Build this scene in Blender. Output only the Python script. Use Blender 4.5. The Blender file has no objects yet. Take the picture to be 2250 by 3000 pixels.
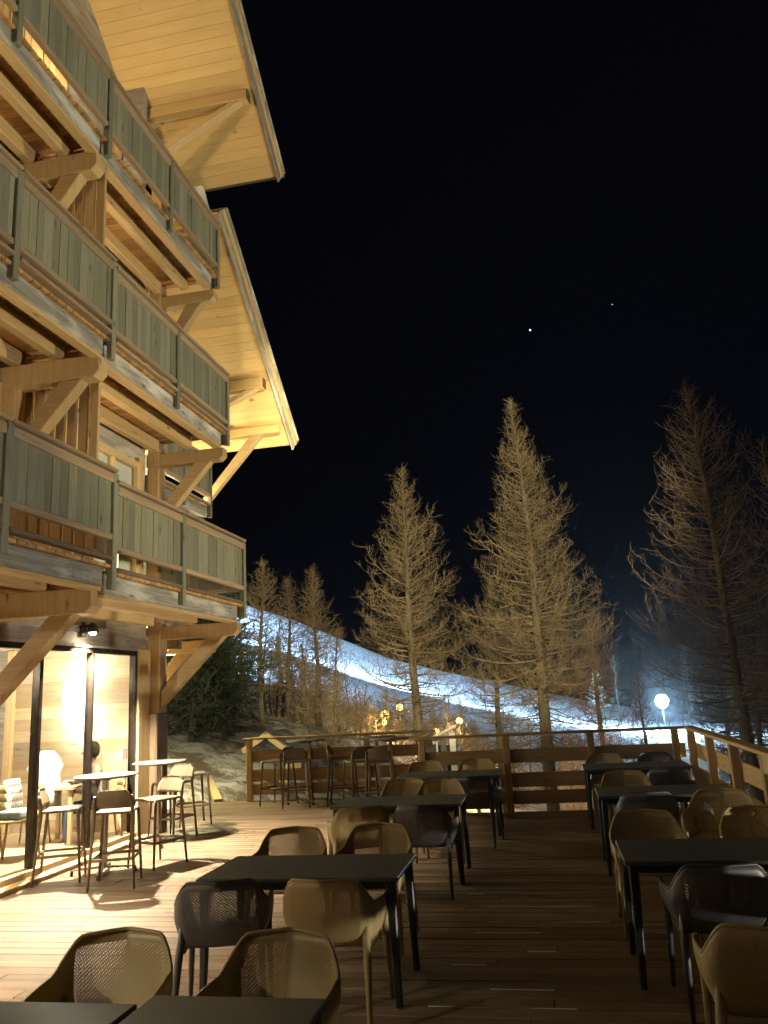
import bpy, math, random
import numpy as np
from mathutils import Vector, Matrix, noise
R = math.radians
random.seed(7)
rng = np.random.default_rng(7)
sc = bpy.context.scene
col = sc.collection

# ------------------------------------------------------------------ camera
f_, p_, r_, y_, h_ = 2300, R(12.8), R(3.1), R(10.8), 1.87
F = Vector((-math.sin(y_)*math.cos(p_), math.cos(y_)*math.cos(p_), math.sin(p_)))
R0 = Vector((math.cos(y_), math.sin(y_), 0)); U0 = R0.cross(F)
RV = R0*math.cos(r_) - U0*math.sin(r_); UV_ = U0*math.cos(r_) + R0*math.sin(r_)
cam = bpy.data.cameras.new('camera'); co = bpy.data.objects.new('camera', cam); col.objects.link(co)
M = Matrix.Identity(4)
for i in range(3):
    M[i][0] = RV[i]; M[i][1] = UV_[i]; M[i][2] = -F[i]
M[2][3] = h_
co.matrix_world = M
cam.sensor_fit = 'VERTICAL'; cam.sensor_height = 36; cam.lens = f_/3000*36
cam.clip_end = 5000; cam.clip_start = 0.05
sc.camera = co

# ------------------------------------------------------------------ materials
def mat(name):
    m = bpy.data.materials.new(name); m.use_nodes = True
    n = m.node_tree.nodes; n.clear()
    return m, n, m.node_tree.links
def N(n, t, **k):
    x = n.new(t)
    for a, b in k.items():
        if a == 'ins':
            for q, v in b.items(): x.inputs[q].default_value = v
        else: setattr(x, a, b)
    return x
def c4(c): return (c[0], c[1], c[2], 1)

def wood(name, c1, c2, rough=.6, sx=1.6, sy=34, knots=True, tone=.35, patch=None, bump=.15, spec=.3):
    m, n, l = mat(name)
    uv = N(n, 'ShaderNodeUVMap'); uv.uv_map = 'UVMap'
    mp = N(n, 'ShaderNodeMapping'); mp.inputs['Scale'].default_value = (sx, sy, 1)
    l.new(uv.outputs[0], mp.inputs[0])
    n1 = N(n, 'ShaderNodeTexNoise', ins={'Scale': 1.0, 'Detail': 8.0, 'Roughness': .68, 'Distortion': .25}); l.new(mp.outputs[0], n1.inputs['Vector'])
    rp = N(n, 'ShaderNodeValToRGB'); rp.color_ramp.elements[0].position = .32; rp.color_ramp.elements[1].position = .7
    rp.color_ramp.elements[0].color = c4(c2); rp.color_ramp.elements[1].color = c4(c1)
    l.new(n1.outputs[0], rp.inputs[0]); cur = rp.outputs[0]
    if patch:
        n2 = N(n, 'ShaderNodeTexNoise', ins={'Scale': 1.0, 'Detail': 4.0, 'Roughness': .6})
        mp2 = N(n, 'ShaderNodeMapping'); mp2.inputs['Scale'].default_value = (1.3, 4.5, 1); l.new(uv.outputs[0], mp2.inputs[0]); l.new(mp2.outputs[0], n2.inputs['Vector'])
        mr = N(n, 'ShaderNodeMapRange', ins={1: .48, 2: .64, 3: 0., 4: .85}); l.new(n2.outputs[0], mr.inputs[0])
        mx = N(n, 'ShaderNodeMixRGB'); l.new(mr.outputs[0], mx.inputs[0]); l.new(cur, mx.inputs[1]); mx.inputs[2].default_value = c4(patch); cur = mx.outputs[0]
    if knots:
        mp3 = N(n, 'ShaderNodeMapping'); mp3.inputs['Scale'].default_value = (1.7, 5.5, 1); l.new(uv.outputs[0], mp3.inputs[0])
        vo = N(n, 'ShaderNodeTexVoronoi', ins={'Scale': 1.0, 'Randomness': 1.0}); l.new(mp3.outputs[0], vo.inputs['Vector'])
        mr = N(n, 'ShaderNodeMapRange', ins={1: .045, 2: .13, 3: .75, 4: 0.}); l.new(vo.outputs['Distance'], mr.inputs[0])
        mx = N(n, 'ShaderNodeMixRGB'); l.new(mr.outputs[0], mx.inputs[0]); l.new(cur, mx.inputs[1]); mx.inputs[2].default_value = c4([x*.25 for x in c2]); cur = mx.outputs[0]
    at = N(n, 'ShaderNodeAttribute'); at.attribute_name = 'tone'
    mr = N(n, 'ShaderNodeMapRange', ins={1: 0., 2: 1., 3: 1-tone, 4: 1+tone*.8}); l.new(at.outputs['Fac'], mr.inputs[0])
    hs = N(n, 'ShaderNodeHueSaturation'); l.new(cur, hs.inputs['Color']); l.new(mr.outputs[0], hs.inputs['Value'])
    b = N(n, 'ShaderNodeBsdfPrincipled', ins={'Roughness': rough}); b.inputs['Specular IOR Level'].default_value = spec
    l.new(hs.outputs[0], b.inputs['Base Color'])
    bp = N(n, 'ShaderNodeBump', ins={'Strength': bump, 'Distance': .01}); l.new(n1.outputs[0], bp.inputs['Height']); l.new(bp.outputs[0], b.inputs['Normal'])
    o = N(n, 'ShaderNodeOutputMaterial'); l.new(b.outputs[0], o.inputs[0])
    return m

def plain(name, c, rough=.5, metal=0., var=.15, scale=6., bump=0., spec=.5, sub=0.):
    m, n, l = mat(name)
    tc = N(n, 'ShaderNodeTexCoord')
    n1 = N(n, 'ShaderNodeTexNoise', ins={'Scale': scale, 'Detail': 6.0, 'Roughness': .6}); l.new(tc.outputs['Object'], n1.inputs['Vector'])
    mr = N(n, 'ShaderNodeMapRange', ins={1: .3, 2: .7, 3: 1-var, 4: 1+var}); l.new(n1.outputs[0], mr.inputs[0])
    hs = N(n, 'ShaderNodeHueSaturation'); hs.inputs['Color'].default_value = c4(c); l.new(mr.outputs[0], hs.inputs['Value'])
    b = N(n, 'ShaderNodeBsdfPrincipled', ins={'Metallic': metal}); b.inputs['Specular IOR Level'].default_value = spec
    mr2 = N(n, 'ShaderNodeMapRange', ins={1: .3, 2: .7, 3: max(.02, rough-.08), 4: rough+.08}); l.new(n1.outputs[0], mr2.inputs[0]); l.new(mr2.outputs[0], b.inputs['Roughness'])
    l.new(hs.outputs[0], b.inputs['Base Color'])
    if bump:
        bp = N(n, 'ShaderNodeBump', ins={'Strength': bump, 'Distance': .02}); l.new(n1.outputs[0], bp.inputs['Height']); l.new(bp.outputs[0], b.inputs['Normal'])
    o = N(n, 'ShaderNodeOutputMaterial'); l.new(b.outputs[0], o.inputs[0])
    return m

def emis(name, c, s):
    m, n, l = mat(name)
    e = N(n, 'ShaderNodeEmission', ins={'Color': c4(c), 'Strength': s}); o = N(n, 'ShaderNodeOutputMaterial'); l.new(e.outputs[0], o.inputs[0])
    return m

def perforated(name, c):
    m, n, l = mat(name)
    uv = N(n, 'ShaderNodeUVMap'); uv.uv_map = 'UVMap'
    rot = N(n, 'ShaderNodeMapping'); rot.inputs['Rotation'].default_value = (0, 0, R(35)); rot.inputs['Scale'].default_value = (1, 1, 1); l.new(uv.outputs[0], rot.inputs[0])
    sp = N(n, 'ShaderNodeSeparateXYZ'); l.new(rot.outputs[0], sp.inputs[0])
    def wave(o, k):
        a = N(n, 'ShaderNodeMath', operation='MULTIPLY'); a.inputs[1].default_value = k; l.new(o, a.inputs[0])
        s = N(n, 'ShaderNodeMath', operation='SINE'); l.new(a.outputs[0], s.inputs[0]); return s
    a, b_ = wave(sp.outputs[0], 2*math.pi/.0085), wave(sp.outputs[1], 2*math.pi/.0135)
    mn = N(n, 'ShaderNodeMath', operation='MINIMUM'); l.new(a.outputs[0], mn.inputs[0]); l.new(b_.outputs[0], mn.inputs[1])
    gt = N(n, 'ShaderNodeMath', operation='GREATER_THAN'); gt.inputs[1].default_value = -.05; l.new(mn.outputs[0], gt.inputs[0])
    s0 = N(n, 'ShaderNodeSeparateXYZ'); l.new(uv.outputs[0], s0.inputs[0])
    ab = N(n, 'ShaderNodeMath', operation='ABSOLUTE'); l.new(s0.outputs[0], ab.inputs[0])
    c1 = N(n, 'ShaderNodeMath', operation='LESS_THAN'); c1.inputs[1].default_value = .25; l.new(ab.outputs[0], c1.inputs[0])
    c2 = N(n, 'ShaderNodeMath', operation='LESS_THAN'); c2.inputs[1].default_value = .315; l.new(s0.outputs[1], c2.inputs[0])
    m1 = N(n, 'ShaderNodeMath', operation='MULTIPLY'); l.new(gt.outputs[0], m1.inputs[0]); l.new(c1.outputs[0], m1.inputs[1])
    m2 = N(n, 'ShaderNodeMath', operation='MULTIPLY'); l.new(m1.outputs[0], m2.inputs[0]); l.new(c2.outputs[0], m2.inputs[1])
    b = N(n, 'ShaderNodeBsdfPrincipled', ins={'Base Color': c4(c), 'Roughness': .42})
    t = N(n, 'ShaderNodeBsdfTransparent'); mx = N(n, 'ShaderNodeMixShader'); l.new(m2.outputs[0], mx.inputs[0]); l.new(b.outputs[0], mx.inputs[1]); l.new(t.outputs[0], mx.inputs[2])
    o = N(n, 'ShaderNodeOutputMaterial'); l.new(mx.outputs[0], o.inputs[0])
    return m

def glassmat(name):
    m, n, l = mat(name)
    t = N(n, 'ShaderNodeBsdfTransparent', ins={'Color': (.93, .95, .94, 1)}); g = N(n, 'ShaderNodeBsdfGlossy', ins={'Roughness': .01})
    lw = N(n, 'ShaderNodeLayerWeight', ins={'Blend': .5}); pw = N(n, 'ShaderNodeMath', operation='POWER'); pw.inputs[1].default_value = 4.5; l.new(lw.outputs['Facing'], pw.inputs[0])
    fr = N(n, 'ShaderNodeMapRange', ins={1: 0., 2: 1., 3: .03, 4: .6}); l.new(pw.outputs[0], fr.inputs[0]); mx = N(n, 'ShaderNodeMixShader'); l.new(fr.outputs[0], mx.inputs[0]); l.new(t.outputs[0], mx.inputs[1]); l.new(g.outputs[0], mx.inputs[2])
    o = N(n, 'ShaderNodeOutputMaterial'); l.new(mx.outputs[0], o.inputs[0]); return m

def snowmat(name, rocky=0., bs=.8):
    m, n, l = mat(name)
    tc = N(n, 'ShaderNodeTexCoord')
    n1 = N(n, 'ShaderNodeTexNoise', ins={'Scale': 1.3, 'Detail': 9.0, 'Roughness': .65}); l.new(tc.outputs['Object'], n1.inputs['Vector'])
    n2 = N(n, 'ShaderNodeTexNoise', ins={'Scale': .8, 'Detail': 9.0, 'Roughness': .75}); l.new(tc.outputs['Object'], n2.inputs['Vector'])
    mr = N(n, 'ShaderNodeMapRange', ins={1: .47, 2: .56, 3: 0., 4: rocky}); l.new(n2.outputs[0], mr.inputs[0])
    rp = N(n, 'ShaderNodeValToRGB'); rp.color_ramp.elements[0].color = (.55, .56, .6, 1); rp.color_ramp.elements[1].color = (.82, .83, .86, 1); l.new(n1.outputs[0], rp.inputs[0])
    mx = N(n, 'ShaderNodeMixRGB'); l.new(mr.outputs[0], mx.inputs[0]); l.new(rp.outputs[0], mx.inputs[1]); mx.inputs[2].default_value = (.17, .13, .09, 1)
    b = N(n, 'ShaderNodeBsdfPrincipled', ins={'Roughness': .75}); l.new(mx.outputs[0], b.inputs['Base Color'])
    bp = N(n, 'ShaderNodeBump', ins={'Strength': bs, 'Distance': .25}); l.new(n1.outputs[0], bp.inputs['Height']); l.new(bp.outputs[0], b.inputs['Normal'])
    o = N(n, 'ShaderNodeOutputMaterial'); l.new(b.outputs[0], o.inputs[0]); return m

MT = dict(
    pine=wood('pine_timber', (.56, .41, .21), (.43, .285, .13), .55, 1.2, 26, True, .22),
    weath=wood('weathered_timber', (.42, .40, .36), (.17, .15, .12), .8, 1.2, 30, True, .3, patch=(.60, .58, .54), bump=.35),
    greyboard=wood('grey_green_boards', (.29, .275, .195), (.16, .155, .105), .85, 3.0, 60, True, .24, bump=.5, patch=(.23, .24, .19)),
    rail=wood('handrail_timber', (.42, .32, .21), (.27, .19, .115), .6, 1.2, 28, True, .2),
    darkpost=wood('dark_post_timber', (.20, .15, .10), (.10, .065, .04), .7, 1.2, 28, False, .2),
    soffit=wood('soffit_boards', (.70, .51, .23), (.60, .41, .17), .55, .9, 14, True, .09),
    under=wood('balcony_floor_boards', (.52, .32, .13), (.34, .19, .07), .6, 1.0, 24, True, .3),
    deck=wood('deck_boards', (.27, .195, .13), (.165, .11, .068), .55, .8, 20, False, .26, patch=(.165, .11, .07), bump=.3, spec=.35),
    fence=wood('fence_boards', (.62, .46, .25), (.44, .30, .15), .65, 1.2, 22, True, .3),
    inwall=wood('interior_planks', (.66, .50, .31), (.46, .32, .18), .6, .9, 16, True, .32, patch=(.50, .44, .36)),
    palewood=wood('pale_timber', (.72, .55, .31), (.56, .39, .19), .55, 1.0, 18, True, .12),
    oldwall=wood('old_grey_cladding', (.44, .41, .36), (.24, .21, .17), .8, .9, 16, True, .35, patch=(.55, .50, .42)),
    floor=wood('interior_floor', (.58, .47, .34), (.38, .29, .2), .4, 1.0, 16, False, .2),
    bark=plain('larch_bark', (.15, .12, .08), .85, var=.35, scale=3.),
    darkbark=plain('dark_pine_bark', (.05, .04, .03), .9, var=.3, scale=3.),
    farwood=plain('forested_valley_floor', (.012, .016, .014), .95, var=.4, scale=.05, spec=0.),
    twig=plain('larch_twigs', (.28, .22, .125), .8, var=.5, scale=1.3),
    twigred=plain('reddish_twigs', (.22, .16, .105), .8, var=.3, scale=.8),
    twiggreen=plain('dark_green_foliage', (.045, .06, .035), .8, var=.4, scale=.8),
    shell=perforated('perforated_taupe_plastic', (.46, .37, .18)),
    shelldark=perforated('perforated_charcoal_plastic', (.085, .085, .09)),
    plast=plain('taupe_plastic', (.42, .335, .165), .42, var=.06),
    plastdark=plain('charcoal_plastic', (.06, .06, .065), .4, var=.06),
    stool=plain('stool_taupe_plastic', (.17, .135, .09), .45, var=.08),
    stooldark=plain('stool_dark_plastic', (.10, .085, .06), .45, var=.08),
    table=plain('dark_laminate', (.085, .095, .095), .45, var=.12, scale=2., spec=.45),
    tableleg=plain('black_metal_leg', (.03, .032, .035), .4, .3, var=.1),
    steel=plain('brushed_steel', (.55, .53, .5), .3, 1., var=.08),
    black=plain('black_metal', (.02, .02, .02), .45, .2, var=.1),
    frame=plain('dark_bronze_frame', (.055, .045, .038), .22, .7, var=.08),
    plaster=plain('cream_plaster', (.68, .62, .5), .8, var=.04),
    snow=snowmat('snow', 0.), piste=snowmat('groomed_snow', 0., .25), bank=snowmat('snow_with_rock', .9),
    glass=glassmat('window_glass'),
    bulbw=emis('warm_bulb', (1, .84, .58), 110.),
    bulbi=emis('interior_bulb', (1, .93, .80), 14.),
    bulbs=emis('sodium_bulb', (1, .55, .14), 7.),
    bulbb=emis('cold_floodlight', (.72, .93, 1), 40.),
    star=emis('star_light', (.7, .85, 1), 3.),
    winlit=emis('lit_window', (1, .9, .62), 2.2),
    skin=plain('skin', (.55, .36, .26), .5, var=.05),
    hair=plain('brown_hair', (.06, .035, .02), .6, var=.3, scale=30),
    greycloth=plain('grey_knit', (.30, .28, .25), .9, var=.15, scale=40),
    whitecloth=plain('white_fleece', (.8, .8, .78), .9, var=.08, scale=30),
    browncloth=plain('brown_jacket', (.10, .065, .05), .85, var=.2, scale=20),
    denim=plain('dark_denim', (.05, .07, .12), .85, var=.2, scale=30),
    bluecush=plain('blue_grey_cushion', (.22, .26, .30), .85, var=.5, scale=8),
    china=plain('white_china', (.85, .85, .83), .2, var=.02),
    red=plain('red_print', (.7, .03, .03), .5, var=.05),
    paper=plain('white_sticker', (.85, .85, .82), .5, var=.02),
    mauve=plain('blue_grey_painted_wood', (.14, .13, .13), .7, var=.1),
)

# ------------------------------------------------------------------ mesh builder
WP = {}
def wloc(o):
    return WP.get(o.name, Vector((0, 0, 0)))
class MB:
    def __init__(s): s.v = []; s.f = []; s.uv = []; s.t = []; s.sm = []
    def quad(s, idx, uv, tone, smooth=False):
        s.f.append(idx); s.uv.append(uv); s.t.append(tone); s.sm.append(smooth)
    def hexa(s, P, tone=None, ax=None):
        """P = 8 points: bottom 4 ccw, top 4 ccw"""
        b = len(s.v); s.v += [Vector(p) for p in P]
        tone = random.random() if tone is None else tone
        e = [(P[1]-P[0]).length, (P[3]-P[0]).length, (P[4]-P[0]).length]
        la = e.index(max(e)) if ax is None else ax
        dirs = [(P[1]-P[0]).normalized(), (P[3]-P[0]).normalized(), (P[4]-P[0]).normalized()]
        L = dirs[la]; o = Vector(P[0]); ru, rv = random.random()*40, random.random()*40
        for q in ((0, 3, 2, 1), (4, 5, 6, 7), (0, 1, 5, 4), (1, 2, 6, 5), (2, 3, 7, 6), (3, 0, 4, 7)):
            uv = []
            for k in q:
                d = Vector(P[k])-o; u = d.dot(L); w = d - L*u
                oth = [dirs[i] for i in range(3) if i != la]
                uv.append((u+ru, w.dot(oth[0])+w.dot(oth[1])+rv))
            s.quad([b+k for k in q], uv, tone)
        return s
    def box(s, a, c, tone=None, ax=None):
        x0, x1 = sorted((a[0], c[0])); y0, y1 = sorted((a[1], c[1])); z0, z1 = sorted((a[2], c[2]))
        s.hexa([Vector(p) for p in ((x0, y0, z0), (x1, y0, z0), (x1, y1, z0), (x0, y1, z0), (x0, y0, z1), (x1, y0, z1), (x1, y1, z1), (x0, y1, z1))], tone, ax)
        return s
    def beam(s, a, b, w, h, up=(0, 0, 1), tone=None, w2=None, h2=None):
        a, b = Vector(a), Vector(b); d = (b-a).normalized(); up = Vector(up)
        sd = d.cross(up).normalized(); u = sd.cross(d).normalized()
        w2 = w if w2 is None else w2; h2 = h if h2 is None else h2
        def ring(p, w, h): return [p-sd*w/2-u*h/2, p+sd*w/2-u*h/2, p+sd*w/2+u*h/2, p-sd*w/2+u*h/2]
        A, B = ring(a, w, h), ring(b, w2, h2)
        s.hexa([A[0], A[1], B[1], B[0], A[3], A[2], B[2], B[3]], tone, 1); return s
    def tube(s, pts, rad, n=10, tone=.5, cap=True, smooth=True, flat=1.):
        pts = [Vector(p) for p in pts]; rad = rad if hasattr(rad, '__len__') else [rad]*len(pts)
        b = len(s.v); ref = Vector((0, 0, 1))
        if abs((pts[-1]-pts[0]).normalized().z) > .9: ref = Vector((0, 1, 0))
        L = 0
        for i, p in enumerate(pts):
            d = (pts[min(i+1, len(pts)-1)]-pts[max(i-1, 0)]).normalized()
            a = d.cross(ref).normalized(); c = a.cross(d)
            for k in range(n):
                t = 2*math.pi*k/n; s.v.append(p+(a*math.cos(t)+c*math.sin(t)*flat)*rad[i])
        for i in range(len(pts)-1):
            L2 = L+(pts[i+1]-pts[i]).length
            for k in range(n):
                k2 = (k+1) % n
                s.quad([b+i*n+k, b+i*n+k2, b+(i+1)*n+k2, b+(i+1)*n+k], [(L, k*.02), (L, k*.02+.02), (L2, k*.02+.02), (L2, k*.02)], tone, smooth)
            L = L2
        if cap:
            for i, rev in ((0, True), (len(pts)-1, False)):
                idx = [b+i*n+k for k in range(n)]
                if rev: idx.reverse()
                s.quad(idx, [(0, 0)]*n, tone)
        return s
    def lathe(s, prof, c=(0, 0, 0), n=24, tone=.5, smooth=True):
        c = Vector(c); b = len(s.v)
        for r, z in prof:
            for k in range(n):
                t = 2*math.pi*k/n; s.v.append(c+Vector((r*math.cos(t), r*math.sin(t), z)))
        for i in range(len(prof)-1):
            for k in range(n):
                k2 = (k+1) % n
                s.quad([b+i*n+k, b+i*n+k2, b+(i+1)*n+k2, b+(i+1)*n+k], [(0, 0), (.1, 0), (.1, .1), (0, .1)], tone, smooth)
        for i, rev in ((0, True), (len(prof)-1, False)):
            if prof[i][0] > 1e-4:
                idx = [b+i*n+k for k in range(n)]
                if rev: idx.reverse()
                s.quad(idx, [(0, 0)]*n, tone)
        return s
    def prism(s, poly, d, tone=None):
        """poly: list of 3-D points, extruded by vector d; uv = planar along longest"""
        tone = random.random() if tone is None else tone
        poly = [Vector(p) for p in poly]; d = Vector(d); n = len(poly); b = len(s.v)
        s.v += poly + [p+d for p in poly]
        L = (poly[1]-poly[0]).normalized(); W = L.cross(d.normalized()); o = poly[0]; ru = random.random()*30
        def u(p): q = p-o; return (q.dot(L)+ru, q.dot(W)+q.dot(d.normalized())+ru)
        s.quad([b+i for i in range(n)][::-1], [u(p) for p in poly][::-1], tone)
        s.quad([b+n+i for i in range(n)], [u(p+d) for p in poly], tone)
        for i in range(n):
            j = (i+1) % n
            s.quad([b+i, b+j, b+n+j, b+n+i], [u(poly[i]), u(poly[j]), u(poly[j]+d), u(poly[i]+d)], tone)
        return s
    def build(s, name, m, parent=None, bevel=0., local=False, bseg=1):
        me = bpy.data.meshes.new(name)
        off = wloc(parent) if (parent is not None and not local) else Vector((0, 0, 0))
        me.from_pydata([tuple(p-off) for p in s.v], [], s.f)
        uvl = me.uv_layers.new(name='UVMap'); flat = []
        for u in s.uv:
            for q in u: flat += [q[0], q[1]]
        uvl.data.foreach_set('uv', flat)
        at = me.attributes.new('tone', 'FLOAT', 'FACE'); at.data.foreach_set('value', s.t)
        me.polygons.foreach_set('use_smooth', s.sm)
        me.materials.append(m if not isinstance(m, str) else MT[m]); me.update()
        o = bpy.data.objects.new(name, me); col.objects.link(o)
        if parent is not None: o.parent = parent; WP[o.name] = wloc(parent)
        if bevel:
            bv = o.modifiers.new('bevel', 'BEVEL'); bv.width = bevel; bv.segments = bseg; bv.limit_method = 'ANGLE'
        return o
def tag(o, label=None, cat=None, group=None, kind=None):
    if label: o['label'] = label
    if cat: o['category'] = cat
    if group: o['group'] = group
    if kind: o['kind'] = kind
    return o
def empty(name, loc, label, cat, group=None, rz=0):
    o = bpy.data.objects.new(name, None); col.objects.link(o); o.location = loc; o.rotation_euler.z = rz
    o.empty_display_size = .1
    WP[o.name] = Vector(loc); return tag(o, label, cat, group)
def kids(o): return [c for c in bpy.data.objects if c.parent == o]
def copy_tree(o, loc, rz, label, group=None, parent=None, scale=None):
    def rec(a, par):
        c = a.copy(); col.objects.link(c); c.parent = par
        for ch in kids(a): rec(ch, c)
        return c
    ks = list(kids(o)); c = o.copy(); col.objects.link(c); c.location = loc; c.rotation_euler.z = rz
    if scale: c.scale = scale
    for k in ks: rec(k, c)
    c['label'] = label
    if group: c['group'] = group
    return c
def light(kind, loc, e, c, parent=None, target=None, size=None, blend=.5, rad=.05, name='lamp_light'):
    ld = bpy.data.lights.new(name, kind); ld.energy = e; ld.color = c
    if kind in ('POINT', 'SPOT'): ld.shadow_soft_size = rad
    if kind == 'SPOT': ld.spot_size = R(size); ld.spot_blend = blend
    if kind == 'AREA': ld.size = size
    o = bpy.data.objects.new(name, ld); col.objects.link(o); o.location = loc
    if target is not None: o.rotation_euler = (Vector(target)-Vector(loc)).to_track_quat('-Z', 'Y').to_euler()
    return o

# ------------------------------------------------------------------ world (night)
w = bpy.data.worlds.new('World'); sc.world = w; w.use_nodes = True
n = w.node_tree.nodes; n.clear(); l = w.node_tree.links
sky = n.new('ShaderNodeTexSky'); sky.sky_type = 'NISHITA'; sky.sun_disc = False; sky.sun_elevation = R(-9); sky.sun_rotation = R(200)
bg = n.new('ShaderNodeBackground'); bg.inputs[1].default_value = .05
ad = n.new('ShaderNodeMixRGB'); ad.blend_type = 'ADD'; ad.inputs[0].default_value = 1; ad.inputs[2].default_value = (.022, .024, .050, 1)
l.new(sky.outputs[0], ad.inputs[1]); l.new(ad.outputs[0], bg.inputs[0])
ow = n.new('ShaderNodeOutputWorld'); l.new(bg.outputs[0], ow.inputs[0])
sc.view_settings.view_transform = 'Standard'; sc.view_settings.look = 'None'; sc.view_settings.exposure = 0; sc.view_settings.gamma = 1

WARM = (1, .76, .45)
# ================================================================== DECK
XF = -5.9      # facade plane
XR = 1.89      # right fence plane
deck = MB(); y = -3.2
while y < 14.62:
    x0 = -5.86 if y < 11.2 else -6.9
    x1 = XR+.12 if y < 12.5 else -2.02
    xs = x0
    while xs < x1-.02:
        L = random.uniform(2.6, 4.2) if xs > x0 else random.uniform(1., 3.6)
        xe = min(xs+L, x1)
        if x1-xe < .6: xe = x1
        dz = random.uniform(-.0025, .0025)
        deck.box((xs+.002, y, -.035), (xe-.002, y+.137, dz))
        xs = xe
    y += .145
deck = tag(deck.build('deck', 'deck', bevel=.004), kind='structure')
fr_ = MB(); rf = random.Random(4)  # pale strips that paint reflected light into the deck gaps
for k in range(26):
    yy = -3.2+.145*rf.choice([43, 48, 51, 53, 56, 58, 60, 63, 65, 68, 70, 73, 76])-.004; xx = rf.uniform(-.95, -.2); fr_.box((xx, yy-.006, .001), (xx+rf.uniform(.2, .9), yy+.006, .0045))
tag(fr_.build('painted_glints', 'paper', bevel=.002), 'thin painted strips of reflected light between the deck boards of the dark aisle', 'glint', kind='stuff')
j = MB()
for x in np.arange(-6.8, 1.9, .6): j.box((x, -3.2, -.25), (x+.08, 14.5 if x < -2.1 else 12.4, -.045))
j.box((-5.9, -3.25, -.3), (2.02, -3.2, -.04)); j.box((2.015, -3.2, -.3), (2.05, 12.55, -.02)); j.box((-2.0, 12.6, -.3), (2.05, 12.64, -.02)); j.box((-6.9, 14.64, -.3), (-2.0, 14.68, -.02))
tag(j.build('deck_frame', 'darkpost'), kind='structure')

# ================================================================== CHALET
YC = 11.30     # corner of the facade
ch = empty('chalet', (XF, 4, 0), 'tall timber chalet with three lit balconies, wide eaves and a glazed ground floor', 'building')
FL = [3.28, 6.05, 8.83]                 # balcony floor tops
RX = [-4.37, -4.65, -4.80]              # balustrade planes
RZ = [4.23, 7.02, 9.80]                 # top of the handrail (far half)
STEP = [.11, .08, .05]
PY = [[0.7, 2.35, 4.0, 5.71, 7.45, 9.11, 11.18], [1.0, 2.7, 4.35, 6.03, 7.8, 9.5, 11.28], [1.0, 2.7, 4.35, 6.08, 7.85, 9.55, 11.28]]
# --- walls
wl = MB()
def boards_y(mb, x, th, y0, y1, z0, z1, wdt=.17):      # horizontal boards on a wall plane x, running along y
    z = z0
    while z < z1-.01:
        ze = min(z+wdt, z1); yy = y0
        while yy < y1-.01:
            L = random.uniform(1.8, 3.6); ye = min(yy+L, y1)
            if y1-ye < .5: ye = y1
            mb.box((x-th, yy+.001, z+.001), (x+random.uniform(0, .012), ye-.001, ze-.003)); yy = ye
        z = ze
# ground floor band above the glazing
boards_y(wl, XF, .08, -2, 11.1, 2.66, 3.06)
# core wall of upper storeys
wl.build('wall_cladding', 'oldwall', ch)
core = MB()
core.box((XF-.30, -2, 3.05), (XF-.10, YC-.12, 8.72), ax=1)
core.box((XF-.80, -2, 8.72), (XF-.60, YC-.12, 16.5), ax=1)
core.box((-13, YC-.25, 0), (XF-.16, YC-.13, 2.9), ax=0)
core.box((-13, YC-.25, 2.9), (XF-.16, YC-.13, 13.6), ax=0)
core.build('wall', 'oldwall', ch)
sh = MB()
for k in range(3):                      # orange vertical boards behind the balconies
    y = 3.2
    zt = FL[k]+2.35 if k < 2 else 12.0
    while y < YC-.35:
        wd = .15
        isdoor = any(a < y+.07 < a+1.5 for a in (4.3, 9.35))
        dx = .5 if k == 2 else 0
        if not isdoor: sh.box((XF-.10-dx, y, FL[k]+.02), (XF-.03-dx+random.uniform(0, .012), y+wd-.012, zt))
        y += wd
sh.build('vertical_cladding', 'pine', ch)
for k in range(3):
    for a in (4.3, 9.35):
        XD = XF-(.5 if k == 2 else 0)
        fr = MB(); z0, z1 = FL[k]+.03, FL[k]+2.25
        fr.box((XD-.09, a, z0), (XD+.01, a+.09, z1)); fr.box((XD-.09, a+1.4, z0), (XD+.01, a+1.49, z1)); fr.box((XD-.09, a+.09, z1-.1), (XD+.01, a+1.4, z1)); fr.box((XD-.09, a+.70, z0), (XD-.0, a+.78, z1-.1))
        wd = fr.build('balcony_door', 'palewood', ch, .004)
        MB().box((XD-.075, a+.09, z0), (XD-.06, a+.70, z1-.1)).build('pane', 'glass', wd)
        MB().box((XD-.075, a+.78, z0), (XD-.06, a+1.4, z1-.1)).build('pane', 'glass', wd)
        MB().box((XD-.098, a, z0), (XD-.092, a+.74, z1)).build('curtain', 'paper', wd); MB().box((XD-.098, a+.745, z0), (XD-.092, a+1.49, z1)).build('curtain', 'paper', wd)
        if k == 0 and a > 9: MB().box((XD-.090, 10.06, z0), (XD-.084, 10.40, z0+1.05)).build('lit_panel', 'winlit', wd)
# corner posts
cp = MB()
cp.box((XF-.02, YC-.12, 1.72), (XF+.19, YC+.12, 3.06)); cp.box((XF-.06, YC-.12, 3.06), (XF+.14, YC+.10, 5.55)); cp.box((XF-.06, YC-.12, 5.55), (XF+.14, YC+.10, 8.4)); cp.box((XF-.06, YC-.12, 8.4), (XF+.14, YC+.10, 11.4))
cp.build('corner_post', 'pine', ch, .012)
MB().box((XF-.16, YC-.16, 0), (XF+.17, YC+.22, 1.72)).build('stone_plinth_post', 'darkpost', ch, .02)
# near posts along the facade under brackets
for y in (7.37, 3.7, .2):
    MB().box((XF-.10, y-.1, 0), (XF+.06, y+.1, 3.06)).build('facade_post', 'pine', ch, .012)

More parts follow.
